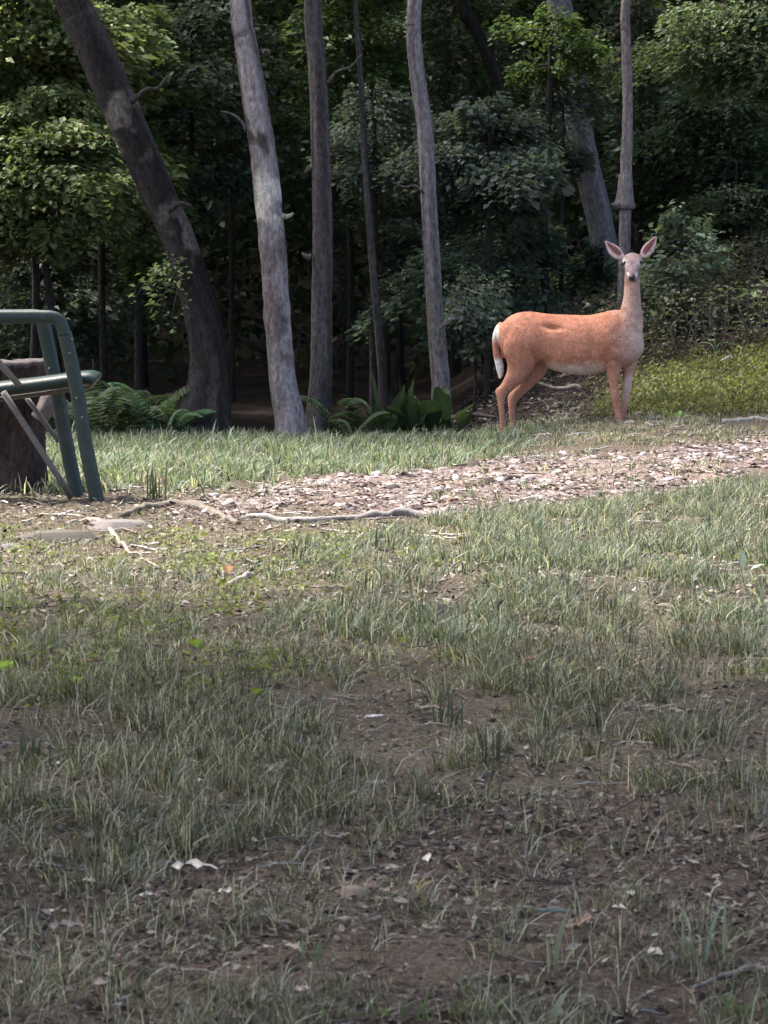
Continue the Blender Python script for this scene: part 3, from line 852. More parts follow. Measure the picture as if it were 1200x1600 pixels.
twig_mass('dry_twigs', 'dry twigs scattered over the clearing', 420, (-3, 3.4, 9.5, 19), (.06, .26), .0045, [(0.3, 0.26, 0.23), (0.45, 0.40, 0.37), (0.12, 0.1, 0.09)])

# individual pale chips and stones of the patch: children of the patch sheet
def chip_mesh(seed, flat=0.3):
    rng = np.random.default_rng(seed)
    n = 7
    a = np.sort(rng.uniform(0, 2 * pi, n)) if False else np.arange(n) * 2 * pi / n + rng.normal(0, .18, n)
    r = rng.uniform(.6, 1.1, n)
    x = np.cos(a) * r; y = np.sin(a) * r * rng.uniform(.45, .8)
    z1 = flat * rng.uniform(.6, 1.2, n)
    V = np.concatenate([np.stack([x * 1.05, y * 1.05, np.zeros(n) - .15], 1), np.stack([x * .85, y * .85, z1], 1), [[0, 0, flat * 1.25]]])
    j = np.arange(n); k = (j + 1) % n
    Fq = np.stack([j, k, n + k, n + j], 1); Ft = np.stack([n + j, n + k, np.full(n, 2 * n)], 1)
    return V, [Fq, Ft]
CHIP = []
for s in range(10):
    V, Fc = chip_mesh(s, random.uniform(.18, .45))
    c = np.array([(0.36, 0.325, 0.32), (0.30, 0.25, 0.235), (0.42, 0.385, 0.375), (0.2, 0.165, 0.15), (0.08, 0.065, 0.058)][s % 5])
    me = mesh_np('chip', V, Fc, np.tile(c, (len(V), 1)), False)
    me.materials.append(M_STONE); CHIP.append(me)
# thin sheet of chips: the patch itself
px_, py_ = np.meshgrid(np.arange(-3.3, 3.9, .07), np.arange(11.4, 19.2, .07))
shape_ = px_.shape
X_, Y_ = px_.ravel(), py_.ravel()
Wt = patch_w(X_, Y_)
cc = np.array([0.27, 0.21, 0.187]) * (0.4 + 1.1 * fbm(X_ * 10, Y_ * 10, 77, 3))[:, None]
Zp = hfun(X_, Y_) + 0.006
i_ = (np.arange(shape_[0] - 1)[:, None] * shape_[1] + np.arange(shape_[1] - 1)[None])
Qp = np.stack([i_, i_ + 1, i_ + shape_[1] + 1, i_ + shape_[1]], -1).reshape(-1, 4)
keep = (Wt[Qp].min(1) > .62)
patch = link('chip_patch', mesh_np('chip_patch', np.stack([X_, Y_, Zp], 1), [Qp[keep]], cc, True), M_GROUND)
tag(patch, 'pale pinkish patch of chips and dry leaves crossing the clearing', None, None, 'structure')
cnt = 0
while cnt < 260:
    x = random.uniform(-2.6, 3.2); y = random.uniform(12, 18.4)
    if abs(x) > .156 * y or patch_w(np.array([x]), np.array([y]))[0] < .55: continue
    o = link('stone_chip', CHIP[random.choice([0, 1, 2, 3, 5, 6, 7, 8, 0, 2, 5, 7, 4])], None, patch, (x, y, float(hfun(x, y)) + .008))
    s = .014 + .04 * random.random() ** 1.8
    o.scale = (s * 1.25, s, s * random.uniform(.5, 1.0)); o.rotation_euler = (random.gauss(0, .15), random.gauss(0, .15), random.uniform(0, 6.28))
    cnt += 1

# ------------------------------------------------------------------ the deer
DY = 19.15
KD = DY / F                                   # metres per photograph pixel at the deer
def dp(px, py, d):                            # d: pixels towards the viewer
    p = at(px, py, DY); p[1] -= d * KD
    return p
def yaw(px): return (px - 890) * 0.22
def dloft(rows, doff=0.0, sides=18, n=None, fixed=False):
    """rows (px, py, half width in picture, half width in depth[, own depth])"""
    R = np.array([(r[0], r[1], r[2], r[3], (r[4] if len(r) > 4 else (0 if fixed else yaw(r[0])) + doff)) for r in rows], float)
    R = smooth_path(R, n or len(rows) * 4)
    P = np.array([dp(a, b, e) for a, b, _, _, e in R])
    return tube(P, np.maximum(R[:, 2], .4) * KD, sides, rad2=np.maximum(R[:, 3], .4) * KD)
body = MB()
torso = [(780, 532, 10, 10), (785, 531, 24, 17), (793, 531, 32, 22), (806, 530, 38, 26), (825, 528, 41, 28), (850, 530, 40, 28), (875, 535, 44.5, 30), (900, 539, 47, 31), (925, 538, 46, 30),
         (945, 534, 46, 28), (965, 530, 46, 26), (981, 530, 41, 23), (994, 530, 30, 17), (1002, 529, 14, 9)]
body.add(*dloft(torso, sides=26))
body.add(*dloft([(968, 545, 26, 20), (976, 520, 26, 20), (983, 495, 20, 18), (985, 472, 14.6, 16), (985.5, 450, 12.4, 14), (985.5, 430, 11.8, 13), (985.5, 410, 11, 12)], 2))
body.add(*dloft([(824, 515, 24, 12), (815, 540, 28, 16), (815, 562, 25, 14), (808, 583, 17, 11), (795, 602, 11, 8), (785, 614, 8.5, 6.5), (783.5, 630, 5.4, 5), (785, 648, 4.5, 4.4), (786, 664, 5, 4.8), (785, 676, 6.4, 6), (783, 685, 6.8, 7)], 15))
body.add(*dloft([(835, 530, 26, 14), (843, 560, 22, 13), (835, 585, 15, 10), (820, 605, 10.5, 8), (807, 620, 8.5, 6.5), (802, 632, 6.2, 5.2), (802, 650, 5, 4.6), (804, 664, 5.2, 5), (803, 676, 6.2, 6), (802, 684, 6.6, 7)], -13))
body.add(*dloft([(796, 600, 6, 5), (786, 607, 5.5, 5), (778, 612, 4.0, 4), (781, 622, 4, 4), (784, 634, 3.5, 3.5)], 15))
body.add(*dloft([(815, 607, 6, 5), (806, 615, 5, 5), (799, 622, 4, 4), (799, 634, 3.5, 3.5)], -13))
body.add(*dloft([(952, 530, 22, 12), (954, 555, 18, 11), (956, 577, 11, 9), (957, 600, 7.6, 6.6), (959, 622, 6.8, 6.2), (962, 640, 5.0, 4.8), (965, 653, 5.4, 5), (967, 664, 6.4, 6.4), (967, 672, 6.8, 7)], 10))
body.add(*dloft([(982, 535, 17, 12), (983, 558, 14, 11), (981, 580, 9.5, 8.5), (978, 603, 7.4, 6.6), (976, 622, 6.6, 6), (974, 640, 5.3, 5), (973, 653, 5.2, 5), (974, 663, 6.2, 6.2), (974, 670, 6.6, 7)], -10))
body.add(*dloft([(786, 506, 5, 7), (779, 516, 5.5, 7), (775.5, 532, 5.5, 7), (777, 550, 6, 7), (781, 568, 6.6, 6), (783, 582, 5.2, 4.5), (782, 593, 1.5, 1.5)], 0, 12))
HD = yaw(988)
def hp(px, py, d):
    return at(px, py, DY - d * KD)
def hloft(rows, sides=20):
    R = smooth_path(np.array(rows, float), len(rows) * 4)
    P = np.array([hp(a, b, HD + e) for a, b, e, _, _ in R])
    return tube(P, R[:, 4] * KD, sides, rad2=R[:, 3] * KD, ref=(1, 0, 0))
body.add(*hloft([(988, 411, -10, 6, 6), (988, 407, -4, 12.5, 11), (988, 407, 4, 14.5, 12), (988, 409, 12, 16, 12), (988, 413, 20, 14.6, 11), (988, 419, 28, 11.6, 9.6), (988, 425, 36, 9.6, 8.4), (988, 429.5, 43, 8.6, 7.6), (988, 432, 48, 7.4, 6.6), (988, 433, 51.5, 4, 4)]))
def ear(bx, by, tx, ty):
    t = np.linspace(0, 1, 12)
    prof = np.interp(t, [0, .12, .3, .5, .7, .86, 1], [3.6, 5.2, 8.6, 9.8, 8.2, 4.8, .9])
    P = np.array([hp(bx + (tx - bx) * q, by + (ty - by) * q + 3 * np.sin(q * pi), HD + 1 + 3 * q) for q in t])
    return tube(P, prof * KD, 14, rad2=np.interp(t, [0, .2, 1], [3.6, 2.3, 1.2]) * KD)
body.add(*ear(976, 404, 945.5, 376))
body.add(*ear(1000, 403, 1026, 369))
deer_base = dp(885, 674, 0)
deer_base[2] = float(hfun(deer_base[0], deer_base[1]))
tmp = link('tmp', body.mesh('tmp'))
rm = tmp.modifiers.new('r', 'REMESH'); rm.mode = 'VOXEL'; rm.voxel_size = 0.0062
sm_ = tmp.modifiers.new('s', 'SMOOTH'); sm_.factor = 0.5; sm_.iterations = 4
dg = bpy.context.evaluated_depsgraph_get()
dme = bpy.data.meshes.new_from_object(tmp.evaluated_get(dg))
bpy.data.objects.remove(tmp)
nv = len(dme.vertices)
co = np.empty(nv * 3, np.float32); dme.vertices.foreach_get('co', co); co = co.reshape(-1, 3).astype(float)
no = np.empty(nv * 3, np.float32); dme.vertices.foreach_get('normal', no); no = no.reshape(-1, 3)
# picture-independent coat pattern laid out in the deer's own pixel frame
ppx, ppy = proj(co[:, 0], co[:, 1], co[:, 2])
dep = (DY - co[:, 1]) / KD
rel = dep - yaw(ppx)
# hollow before the hip
hol = np.exp(-(((ppx - 862) / 16) ** 2 + ((ppy - 511) / 7) ** 2)) * (rel > 8)
def gs(x0, y0, sx, sy): return np.exp(-(((ppx - x0) / sx) ** 2 + ((ppy - y0) / sy) ** 2)) * (rel > 6)
rel_h = -0.020 * np.exp(-(((ppx - 862) / 13) ** 2 + ((ppy - 511 - (ppx - 862) * .12) / 4.6) ** 2)) * (rel > 8) + 0.010 * gs(948, 520, 14, 26) - 0.004 * gs(925, 540, 8, 30) + 0.008 * gs(828, 530, 16, 22) - 0.010 * gs(850, 568, 10, 12) + 0.006 * gs(960, 560, 8, 12) - 0.007 * gs(945, 566, 4, 14)
rel_h = rel_h + 0.0008 * np.sin((ppx - 880) * .55) * gs(895, 545, 26, 18) + 0.003 * (fbm(ppx * .05, ppy * .05, 13, 2) - .5) * (ppy < 600) * (ppy > 470)
co += no * (1.7 * rel_h)[:, None]
def mixc(C, col, w):
    w = np.clip(w, 0, 1)[:, None]
    return C * (1 - w) + np.array(col) * w
nz = fbm(ppx * .12, ppy * .12, 3, 3) - .5
C = np.tile(np.array([0.42, 0.188, 0.122]), (nv, 1))
C = mixc(C, (0.35, 0.14, 0.083), .8 * S(520, 492, ppy) if False else .7 * (1 - S(488, 525, ppy + 20 * nz)) * S(800, 830, ppx))
C = mixc(C, (0.41, 0.20, 0.14), S(560, 600, ppy))                                        # legs
C = mixc(C, (0.24, 0.155, 0.115), S(645, 665, ppy) * .5)
C = mixc(C, (0.66, 0.53, 0.45), S(562, 580, ppy + 8 * nz) * (1 - S(588, 592, ppy)) * S(842, 870, ppx) * (1 - S(938, 950, ppx)))   # belly
C = mixc(C, (0.42, 0.285, 0.235), S(950, 990, ppx + 40 * nz) * (1 - S(560, 600, ppy)))     # neck and chest
C = mixc(C, (0.55, 0.42, 0.37), S(975, 992, ppx) * S(490, 520, ppy + 20 * nz) * (1 - S(545, 575, ppy)) * .7)
C = mixc(C, (0.58, 0.45, 0.40), S(578, 595, ppy) * S(968, 976, ppx + (ppy - 600) * .12) * (1 - S(600, 648, ppy)) * .9)   # pale inner leg
C = mixc(C, (0.74, 0.68, 0.66), (1 - S(776, 781.5, ppx + 3 * nz)) * (1 - S(526, 538, ppy)) * .85)    # rump edge
C = mixc(C, (0.80, 0.77, 0.76), (1 - S(787, 791, ppx)) * S(556, 566, ppy) * (1 - S(593, 597, ppy)) * (np.abs(rel) < 9))
head = (ppy < 441) * (dep > HD - 14)
fw = (np.abs(ppx - 988) < 19) * (ppy < 442) * (ppy > 392) * S(-8, 4, dep - HD - np.maximum(ppy - 418, 0) * .9 + 4)
C = mixc(C, (0.27, 0.19, 0.18), fw * 1.0)
C = mixc(C, (0.20, 0.145, 0.155), fw * np.exp(-((ppx - 988) / 6.0) ** 2) * S(402, 410, ppy) * .9)
for ex, ey in ((973.5, 411.5), (1002, 410.5)):
    dd = np.hypot(ppx - ex, ppy - ey)
    C = mixc(C, (0.62, 0.56, 0.54), np.exp(-(dd / 6.0) ** 2) * .9 * fw)
C = mixc(C, (0.58, 0.52, 0.49), fw * S(424, 428, ppy) * (np.abs(ppx - 988) > 4.5) * (dep > HD + 30))
C = mixc(C, (0.58, 0.52, 0.49), fw * S(435, 437, ppy) * (dep > HD + 26) * .9)
def earcol(C, bx, by, tx, ty):
    ax = np.array([tx - bx, ty - by], float); L = np.hypot(*ax); ax /= L
    r = np.stack([ppx - bx, ppy - by], 1)
    u = r @ ax / L; v = np.abs(r @ np.array([-ax[1], ax[0]]))
    inside = (u > .1) * (u < 1.12) * (v < 13) * ((ppy < 408) & (np.abs(ppx - 988) > 13.5))
    C = mixc(C, (0.56, 0.44, 0.43), inside * 1.0)
    wid = np.interp(u, [0, .3, .5, .75, 1], [2, 5.5, 6.0, 4, 0])
    return mixc(C, (0.2, 0.085, 0.075), inside * (1 - S(.55, 1.05, v / (wid + .1))) * (no[:, 1] < 0.1) * S(.14, .26, u))  # reddish ear lining; its dark tone also stands in for the shaded cup
C = earcol(C, 976, 404, 945.5, 376); C = earcol(C, 1000, 403, 1026, 369)
C *= (1 + .45 * nz + .34 * (vnoise(ppx * .8 - ppy * .1, ppy * 1.3, 6) - .5) + .26 * (vnoise(ppx * .33, ppy * .33, 9) - .5))[:, None]
deer_me = dme
deer_me.vertices.foreach_set('co', (co - deer_base).astype(np.float32).ravel())
while deer_me.color_attributes: deer_me.color_attributes.remove(deer_me.color_attributes[0])
ca = deer_me.color_attributes.new('Col', 'FLOAT_COLOR', 'POINT')
cbuf = np.ones((nv, 4), np.float32); cbuf[:, :3] = np.clip(C, 0.01, .9)
ca.data.foreach_set('color', cbuf.ravel())
deer_me.polygons.foreach_set('use_smooth', np.ones(len(deer_me.polygons), bool))
deer_me.materials.clear()
deer = link('deer', deer_me, M_FUR, None, deer_base.tolist())
tag(deer, 'reddish brown doe standing side on with raised head facing the viewer', 'deer')
m_eye, nt_, be = newmat('eye_mat'); be.inputs['Base Color'].default_value = (0.012, 0.009, 0.008, 1); be.inputs['Roughness'].default_value = .12
m_nose, nt_, be = newmat('nose_mat'); be.inputs['Base Color'].default_value = (0.018, 0.014, 0.013, 1); be.inputs['Roughness'].default_value = .35
def ball(c, r, n=10):
    t = np.linspace(-1, 1, n)
    P = np.array([c + np.array([0, 0, r[2]]) * q for q in np.sin(t * pi / 2)])
    w = np.sqrt(np.maximum(1 - np.sin(t * pi / 2) ** 2, 1e-4))
    return tube(P, w * r[0], 14, rad2=w * r[1], ref=(0, 1, 0))
for ex, ey, ed in ((976.0, 411.5, HD + 23), (1000.2, 410.5, HD + 23)):
    c = hp(ex, ey, ed)
    V, Fc = ball(c, (4.2 * KD, 4.2 * KD, 4.0 * KD))
    link('eye', MB().add(V, Fc).mesh('eye', deer_base), m_eye, deer)
V, Fc = ball(hp(988, 433.5, HD + 50), (5.6 * KD, 4.0 * KD, 4.3 * KD))
link('nose', MB().add(V, Fc).mesh('nose', deer_base), m_nose, deer)
V, Fc = ball(hp(988, 438.6, HD + 44), (5.0 * KD, 3.8 * KD, 1.6 * KD))
link('mouth', MB().add(V, Fc).mesh('mouth', deer_base), m_nose, deer)

# ------------------------------------------------------------------ green chair at the left edge
def rbar(pts, w, d, sides=12, pw=3.2, ref=(0, 1, 0)):
    """bar with a rounded rectangular section (w across, d along ref)"""
    P = np.asarray(pts, float)
    V, Fc = tube(P, 1.0, sides, ref=ref)
    a = np.arange(sides) * 2 * pi / sides
    rr = (np.abs(np.cos(a)) ** pw + np.abs(np.sin(a)) ** pw) ** (-1 / pw)
    T = unit(np.gradient(P, axis=0)); ref = np.asarray(ref, float)
    D = unit(ref[None] - (T @ ref)[:, None] * T); N = np.cross(T, D)
    for i in range(len(P)):
        V[i * sides:(i + 1) * sides] = P[i] + (w / 2 * rr * np.cos(a))[:, None] * N[i] + (d / 2 * rr * np.sin(a))[:, None] * D[i]
    return V, Fc
def paint_mat(name, col, rust, rough=.45):
    m, nt, b = newmat(name)
    tc = node(nt, 'ShaderNodeTexCoord')
    nz = node(nt, 'ShaderNodeTexNoise', Scale=9.0, Detail=8.0, Roughness=.7)
    nt.links.new(tc.outputs['Object'], nz.inputs['Vector'])
    n2 = node(nt, 'ShaderNodeTexNoise', Scale=70.0, Detail=4.0)
    nt.links.new(tc.outputs['Object'], n2.inputs['Vector'])
    r = ramp(nt, nz.outputs[0], [(.35, tuple(c * .75 for c in col)), (.56, col), (.66, tuple(c * .6 + k * .4 for c, k in zip(col, rust))), (.76, rust)])
    r2 = ramp(nt, n2.outputs[0], [(.35, (.8,) * 3), (.7, (1.15,) * 3)])
    mm = mul(nt, r.outputs[0], r2.outputs[0])
    nt.links.new(mm.outputs[0], b.inputs['Base Color'])
    b.inputs['Roughness'].default_value = rough
    bp = node(nt, 'ShaderNodeBump', Strength=.25, Distance=.004)
    nt.links.new(n2.outputs[0], bp.inputs['Height']); nt.links.new(bp.outputs[0], b.inputs['Normal'])
    return m
M_GREEN = paint_mat('green_paint', (0.011, 0.027, 0.023), (0.06, 0.053, 0.047))
M_GREY = paint_mat('bare_metal', (0.14, 0.125, 0.115), (0.08, 0.06, 0.05), .6)
CYD = 13.45; CFD = 13.85
cb = at(155, 783, CYD); cbase = np.array([cb[0] - .2, cb[1] + .2, float(hfun(cb[0] - .2, cb[1] + .2))])
chair = empty('garden_chair', cbase, 'weathered dark green metal chair with grey cross braces cut by the left edge', 'chair')
def part(name, VF, mat, col=(1, 1, 1)):
    return link(name, MB().add(*VF, col).mesh(name, cbase), mat, chair)
kc = CYD / F
nearp = [at(x, y, CYD) for x, y in [(-150, 494), (-60, 494), (20, 494), (70, 494), (86, 497), (96, 506), (103, 524), (111, 560), (122, 620), (134, 690), (145, 745), (154, 790)]]
part('armrest', rbar(smooth_path([at(x, y, CYD) for x, y in [(-150, 495), (-60, 495), (20, 495), (66, 495), (82, 496), (92, 501), (98, 512), (101, 524)]], 40), 21 * kc, .055), M_GREEN)
part('leg', rbar(smooth_path([at(x, y, CYD) for x, y in [(100.5, 519), (110, 560), (122, 620), (133, 690), (144, 745), (153, 790)]], 24), 23 * kc, .05), M_GREEN)
kf = CFD / F
part('leg', rbar(smooth_path([at(x, y, CFD) for x, y in [(66, 497), (71, 520), (83, 580), (94, 640), (105, 700), (115, 750), (122, 786)]], 24), 23 * kf, .05), M_GREEN)
part('armrest', rbar(smooth_path([at(x, y, CFD) for x, y in [(-150, 491), (-60, 491), (20, 491), (58, 491), (68, 496)]], 24), 15 * kf, .05), M_GREEN)
sm = [at(x, y, (CYD + CFD) / 2 + .0) for x, y in [(-150, 628), (0, 607), (60, 600), (110, 593), (138, 590), (146, 591), (151, 594)]]
part('seat', rbar(smooth_path(sm, 26), 23 * kc, .30), M_GREEN)
sm = [at(x, y, CFD - .05) for x, y in [(-150, 645), (0, 624), (60, 616), (110, 609), (144, 604)]]
part('seat_rail', rbar(smooth_path(sm, 12), 8 * kc, .04), M_GREY)
def rod(name, a, b, w, Ya, Yb):
    pts = [at(*a, Ya) * (1 - t) + at(*b, Yb) * t for t in np.linspace(0, 1, 6)]
    part(name, tube(np.array(pts), w / 2 * kc, 10), M_GREY)
rod('brace', (-60, 500), (30, 602), 10, CYD - .18, CYD - .02)
rod('brace', (5, 612), (112, 778), 10, CYD + .02, CYD + .12)
rod('brace', (42, 622), (92, 690), 8, CFD + .05, CFD + .1)
for bx, by, yy in ((113, 530, CYD), (109, 552, CYD), (120, 622, CYD), (128, 652, CYD), (77, 576, CFD)):
    V, Fc = ball(at(bx, by, yy - .028), (.007, .006, .007), 6)
    part('bolt', (V, Fc), M_GREY)

# stump behind the chair
SY = 14.35
sb_ = at(12, 768, SY); sb_[2] = float(hfun(sb_[0], sb_[1]))
stump = empty('tree_stump', sb_, 'dark weathered tree stump behind the green chair', 'stump')
rows = [(8, 790, 78), (8, 760, 70), (10, 720, 63), (12, 670, 58), (14, 620, 60), (14, 590, 62), (14, 568, 62)]
R = smooth_path(np.array([(*at(a, b, SY), w * SY / F) for a, b, w in rows]), 40)
def sbump(i, a): return 1 + .16 * (fbm(a * 1.9, R[:, 2][:, None] * 1.3, 5, 3) - .5) + .1 * (vnoise(np.cos(a) * 6 + 9, np.sin(a) * 6 + R[:, 2][:, None] * 3, 8) - .5)
V, Fc = tube(R[:, :3], R[:, 3], 40, bump=sbump)
w = fbm(np.arctan2(V[:, 1] - SY, V[:, 0] - sb_[0]) * 3, V[:, 2] * 6, 4, 3)[:, None]
Cs = np.array([0.022, 0.016, 0.015]) * (1 - w) + np.array([0.085, 0.062, 0.056]) * w
link('bark', MB().add(V, Fc, Cs).mesh('bark', sb_), M_BARK, stump)
tc_ = at(14, 566, SY)
a = np.arange(40) * 2 * pi / 40
rr = 61 * SY / F * (1 + .06 * np.sin(3 * a) + .03 * np.sin(7 * a))
V, Fc = tube(np.array([tc_ - [0, 0, .03], tc_, tc_ + [0, .0, .008]]), [62 * SY / F, 61 * SY / F, 55 * SY / F], 40, bump=lambda i, a: 1 + .05 * np.sin(3 * a) + .03 * np.sin(8 * a))
V[:, 2] += (V[:, 0] - tc_[0]) * .04 + .02 * (vnoise(V[:, 0] * 40, V[:, 1] * 40, 3) - .5)
link('cut_face', MB().add(V, Fc, (0.085, 0.072, 0.07)).mesh('cut_face', sb_), M_WOOD, stump)
V, Fc = tube(smooth_path([at(78, 618, SY - .22), at(70, 640, SY - .24), at(60, 655, SY - .24)], 8), .05, 8)
link('bark_scar', MB().add(V, Fc, (0.15, 0.125, 0.12)).mesh('bark_scar', sb_), M_WOOD, stump)

# ------------------------------------------------------------------ plants
def big_leaf(o, az, L, W, rise, curl, tint, n=9, cup=.15):
    """ovate leaf blade on a short stalk: (V, faces, C)"""
    d = np.array([cos(az), sin(az), 0]); s = np.array([-sin(az), cos(az), 0])
    t = np.linspace(0, 1, n)
    out = L * (t * cos(rise) + .0); up = L * (t * sin(rise) - curl * t ** 2.2)
    w = W / 2 * np.interp(t, [0, .18, .3, .55, .8, .93, 1], [.04, .05, .55, 1, .75, .35, .02])
    mid = o[None] + d[None] * out[:, None] + np.array([0, 0, 1.0])[None] * up[:, None]
    V = []
    for i in range(n):
        for q, e in ((-1, 1), (-.5, .45), (0, 0), (.5, .45), (1, 1)):
            rip = .10 * W * sin(t[i] * 19 + q * 2 + az * 7) * abs(q) + .05 * W * sin(t[i] * 41 + az * 3) * q
            V.append(mid[i] + s * w[i] * q + np.array([0, 0, 1]) * (cup * w[i] * e + rip) - d * 0.3 * cup * w[i] * e)
    V = np.array(V)
    i = (np.arange(n - 1)[:, None] * 5 + np.arange(4)[None])
    Qd = np.stack([i, i + 1, i + 6, i + 5], -1).reshape(-1, 4)
    C = np.tile(np.asarray(tint, float), (len(V), 1)); C[2::5] *= 1.25
    return V, [Qd], C

def leafy(name, label, px, py, Y, specs, tint, group=None, cat='plant', zoff=None):
    p = at(px, py, Y)
    o = np.array([p[0], Y, float(hfun(p[0], Y))])
    e = empty(name, o, label, cat, group)
    for (dx, dz, az, L, W, rise, curl) in specs:
        q = o + np.array([dx, random.uniform(-.08, .08), max(dz, -.0)])
        V, Fc, C = big_leaf(q, radians(az), L, W, radians(rise), curl, jit(tint, 1, .2)[0])
        link('leaf', MB().add(V, Fc, C).mesh('leaf', o), M_LEAF, e)
        if dz > .05:
            V, Fc = tube(np.array([o, o * .5 + q * .5 + [0, 0, .02], q]), .005, 5)
            link('stalk', MB().add(V, Fc, np.array(tint) * .8).mesh('stalk', o), M_LEAF, e)
    return e
CAB = (0.036, 0.064, 0.032)
_r = random.Random(5)
leafy('broadleaf_plant', 'dark broad leaved plant with tall ragged leaves at the foot of the slender wavy trunk', 655, 690, 19.35,
      [(_r.uniform(-.30, .30), 0, _r.uniform(0, 360), _r.uniform(.26, .60), _r.uniform(.08, .17), _r.uniform(48, 86), _r.uniform(.02, .4)) for q in range(38)], CAB)
leafy('pale_leaf_plant', 'plant with large pale green leaves hanging at the right edge', 1190, 470, 22.0,
      [(-.04, .28, 175, .24, .09, 20, .25), (-.03, .27, 200, .2, .08, 10, .35), (.0, .3, 240, .2, .09, 0, .3), (.06, .2, 190, .24, .1, 0, .35), (.05, .3, 20, .22, .09, 15, .3)], (0.22, 0.30, 0.17))
leafy('seedling', 'small pale seedling on the bank below the large pale leaves', 1118, 560, 21.3, [(-.03, .1, 180, .13, .05, 20, .4), (0, .12, 230, .1, .05, 30, .4), (.03, .1, 0, .13, .05, 20, .4)], (0.18, 0.24, 0.13))
leafy('seedling', 'taller pale seedling near the right edge of the mossy bank', 1172, 555, 21.6, [(-.04, .14, 170, .14, .07, 30, .4), (0, .17, 250, .13, .07, 30, .4), (.03, .14, 10, .15, .07, 30, .4), (0, .1, 300, .12, .06, 10, .4)], (0.17, 0.22, 0.12))
leafy('seedling', 'bright yellow green seedling in the grass right of the feet of the deer', 1060, 672, 18.8, [(-.02, .03, 180, .09, .035, 35, .3), (0, .03, 240, .08, .035, 50, .3), (.02, .03, 0, .09, .035, 30, .3), (0, .03, 80, .09, .03, 60, .2)], (0.18, 0.30, 0.07))
leafy('pale_weed', 'pale broad leaved weed in the grass near the right edge', 1160, 935, 10.0, [(-.02, 0, 160, .10, .03, 55, .2), (.02, 0, 20, .11, .035, 40, .3), (0, 0, 90, .12, .03, 75, .1), (.03, 0, 320, .09, .03, 30, .3), (-.03, 0, 220, .09, .03, 30, .3)], (0.32, 0.38, 0.29))
for (px, py, s, lab) in ((307, 1010, .055, 'round yellow green leaves low in the thin grass left of centre'), (117, 1075, .045, 'single round bright leaf near the left edge of the shaded grass'), (402, 1078, .045, 'round bright leaf among dark tufts left of centre'), (10, 1045, .07, 'bright green weed at the left edge below the thin grass')):
    Yg = CAMH / tan(PITCH + atan((py + 8 - 800) / F))
    leafy('round_leaf_weed', lab, px, py, Yg, [(0, .01, 265, s, s * .95, 50, .1), (.02, .0, 40, s * .8, s * .7, 25, .1), (-.015, 0, 150, s * .7, s * .6, 20, .1)], (0.17, 0.24, 0.045))

def fern(label, px, py, Y, n, L, tint, seed, group='ferns at the edge of the wood'):
    rng = np.random.default_rng(seed)
    p = at(px, py, Y); o = np.array([p[0], Y, float(hfun(p[0], Y))])
    e = empty('fern', o, label, 'fern', group)
    for i in range(n):
        az = rng.uniform(0, 2 * pi); l = L * rng.uniform(.4, 1.15); up = rng.uniform(.6, 1.35)
        t = np.linspace(0, 1, 22)
        d = np.array([cos(az), sin(az), 0]); s = np.array([-sin(az), cos(az), 0])
        mid = o[None] + d[None] * (t * l * .55)[:, None] + np.array([0, 0, 1.])[None] * (l * up * (t - rng.uniform(.45, .8) * t ** 2.2))[:, None]
        mb = MB(); mb.add(*tube(mid, .004 * (1 - .7 * t), 4), np.array(tint) * .7)
        tt = t[3:]; w = l * .2 * np.sin(np.clip(tt * 1.02, 0, 1) * pi) ** .6 + .01
        for sg in (1, -1):
            D = s[None] * sg + d[None] * .45 + np.array([0, 0, -.2])
            mb.add(*leaves(mid[3:], np.tile(D, (1, 1)).repeat(len(tt), 0), np.tile([0, 0, 1.], (len(tt), 1)) + rng.normal(0, .15, (len(tt), 3)), w, w * .0 + l * .05, .05, jit(tint, len(tt), .2, .1, rng)))
        link('frond', mb.mesh('frond', o, False), M_LEAF, e)
FT = (0.065, 0.095, 0.05)
fern('broad fern between the chair and the leaning trunk', 215, 682, 19.4, 15, 1.0, FT, 1)
fern('pale fern beside the left flank of the leaning trunk foot', 262, 685, 18.95, 8, .7, (0.09, 0.17, 0.10), 2)
fern('small fern just right of the straight dark trunk', 548, 682, 19.2, 9, .7, FT, 3)
fern('dark fern behind the back legs of the chair', 165, 688, 19.0, 12, .9, FT, 5)
fern('fern at the foot of the far left side of the wood behind the stump', 118, 690, 19.8, 12, .9, (0.075, 0.10, 0.06), 7)
fern('fern left of the broad leaved plant', 590, 680, 19.5, 8, .7, (0.06, 0.10, 0.045), 6)

# ------------------------------------------------------------------ single things on the ground
def gy_of(py): return CAMH / tan(PITCH + atan((py - 800) / F))
def gp(px, py, up=0.0):
    Y = gy_of(py); p = at(px, py, Y)
    return np.array([p[0], Y, float(hfun(p[0], Y)) + up])
def root(name, label, cat, pts, r, col, mat=None, group=None, sides=9, lift=0.6):
    P = np.array([gp(x, y) for x, y in pts]); P = smooth_path(P, len(pts) * 5)
    P[:, 2] = hfun(P[:, 0], P[:, 1])
    n = len(P); t = np.linspace(0, 1, n)
    rr = r * (.5 + .5 * np.sin(np.clip(t * .9 + .06, 0, 1) * pi)) * (1 + .35 * (vnoise(t * 9, t * 0 + r * 99, 3) - .5))
    P[:, 2] += rr * lift
    V, Fc = tube(P, rr, sides, bump=lambda i, a: 1 + .25 * (vnoise(np.cos(a) * 3 + i * .7, np.sin(a) * 3, 5) - .5))
    o0 = P[n // 2].copy()
    o = link(name, MB().add(V, Fc, col).mesh(name, o0), mat or M_WOOD, None, o0.tolist())
    return tag(o, label, cat, group)
root('exposed_root', 'long pale exposed root along the lower rim of the chip patch', 'root', [(540, 812), (590, 810), (640, 808), (690, 811), (722, 820)], .022, (0.24, 0.21, 0.20))
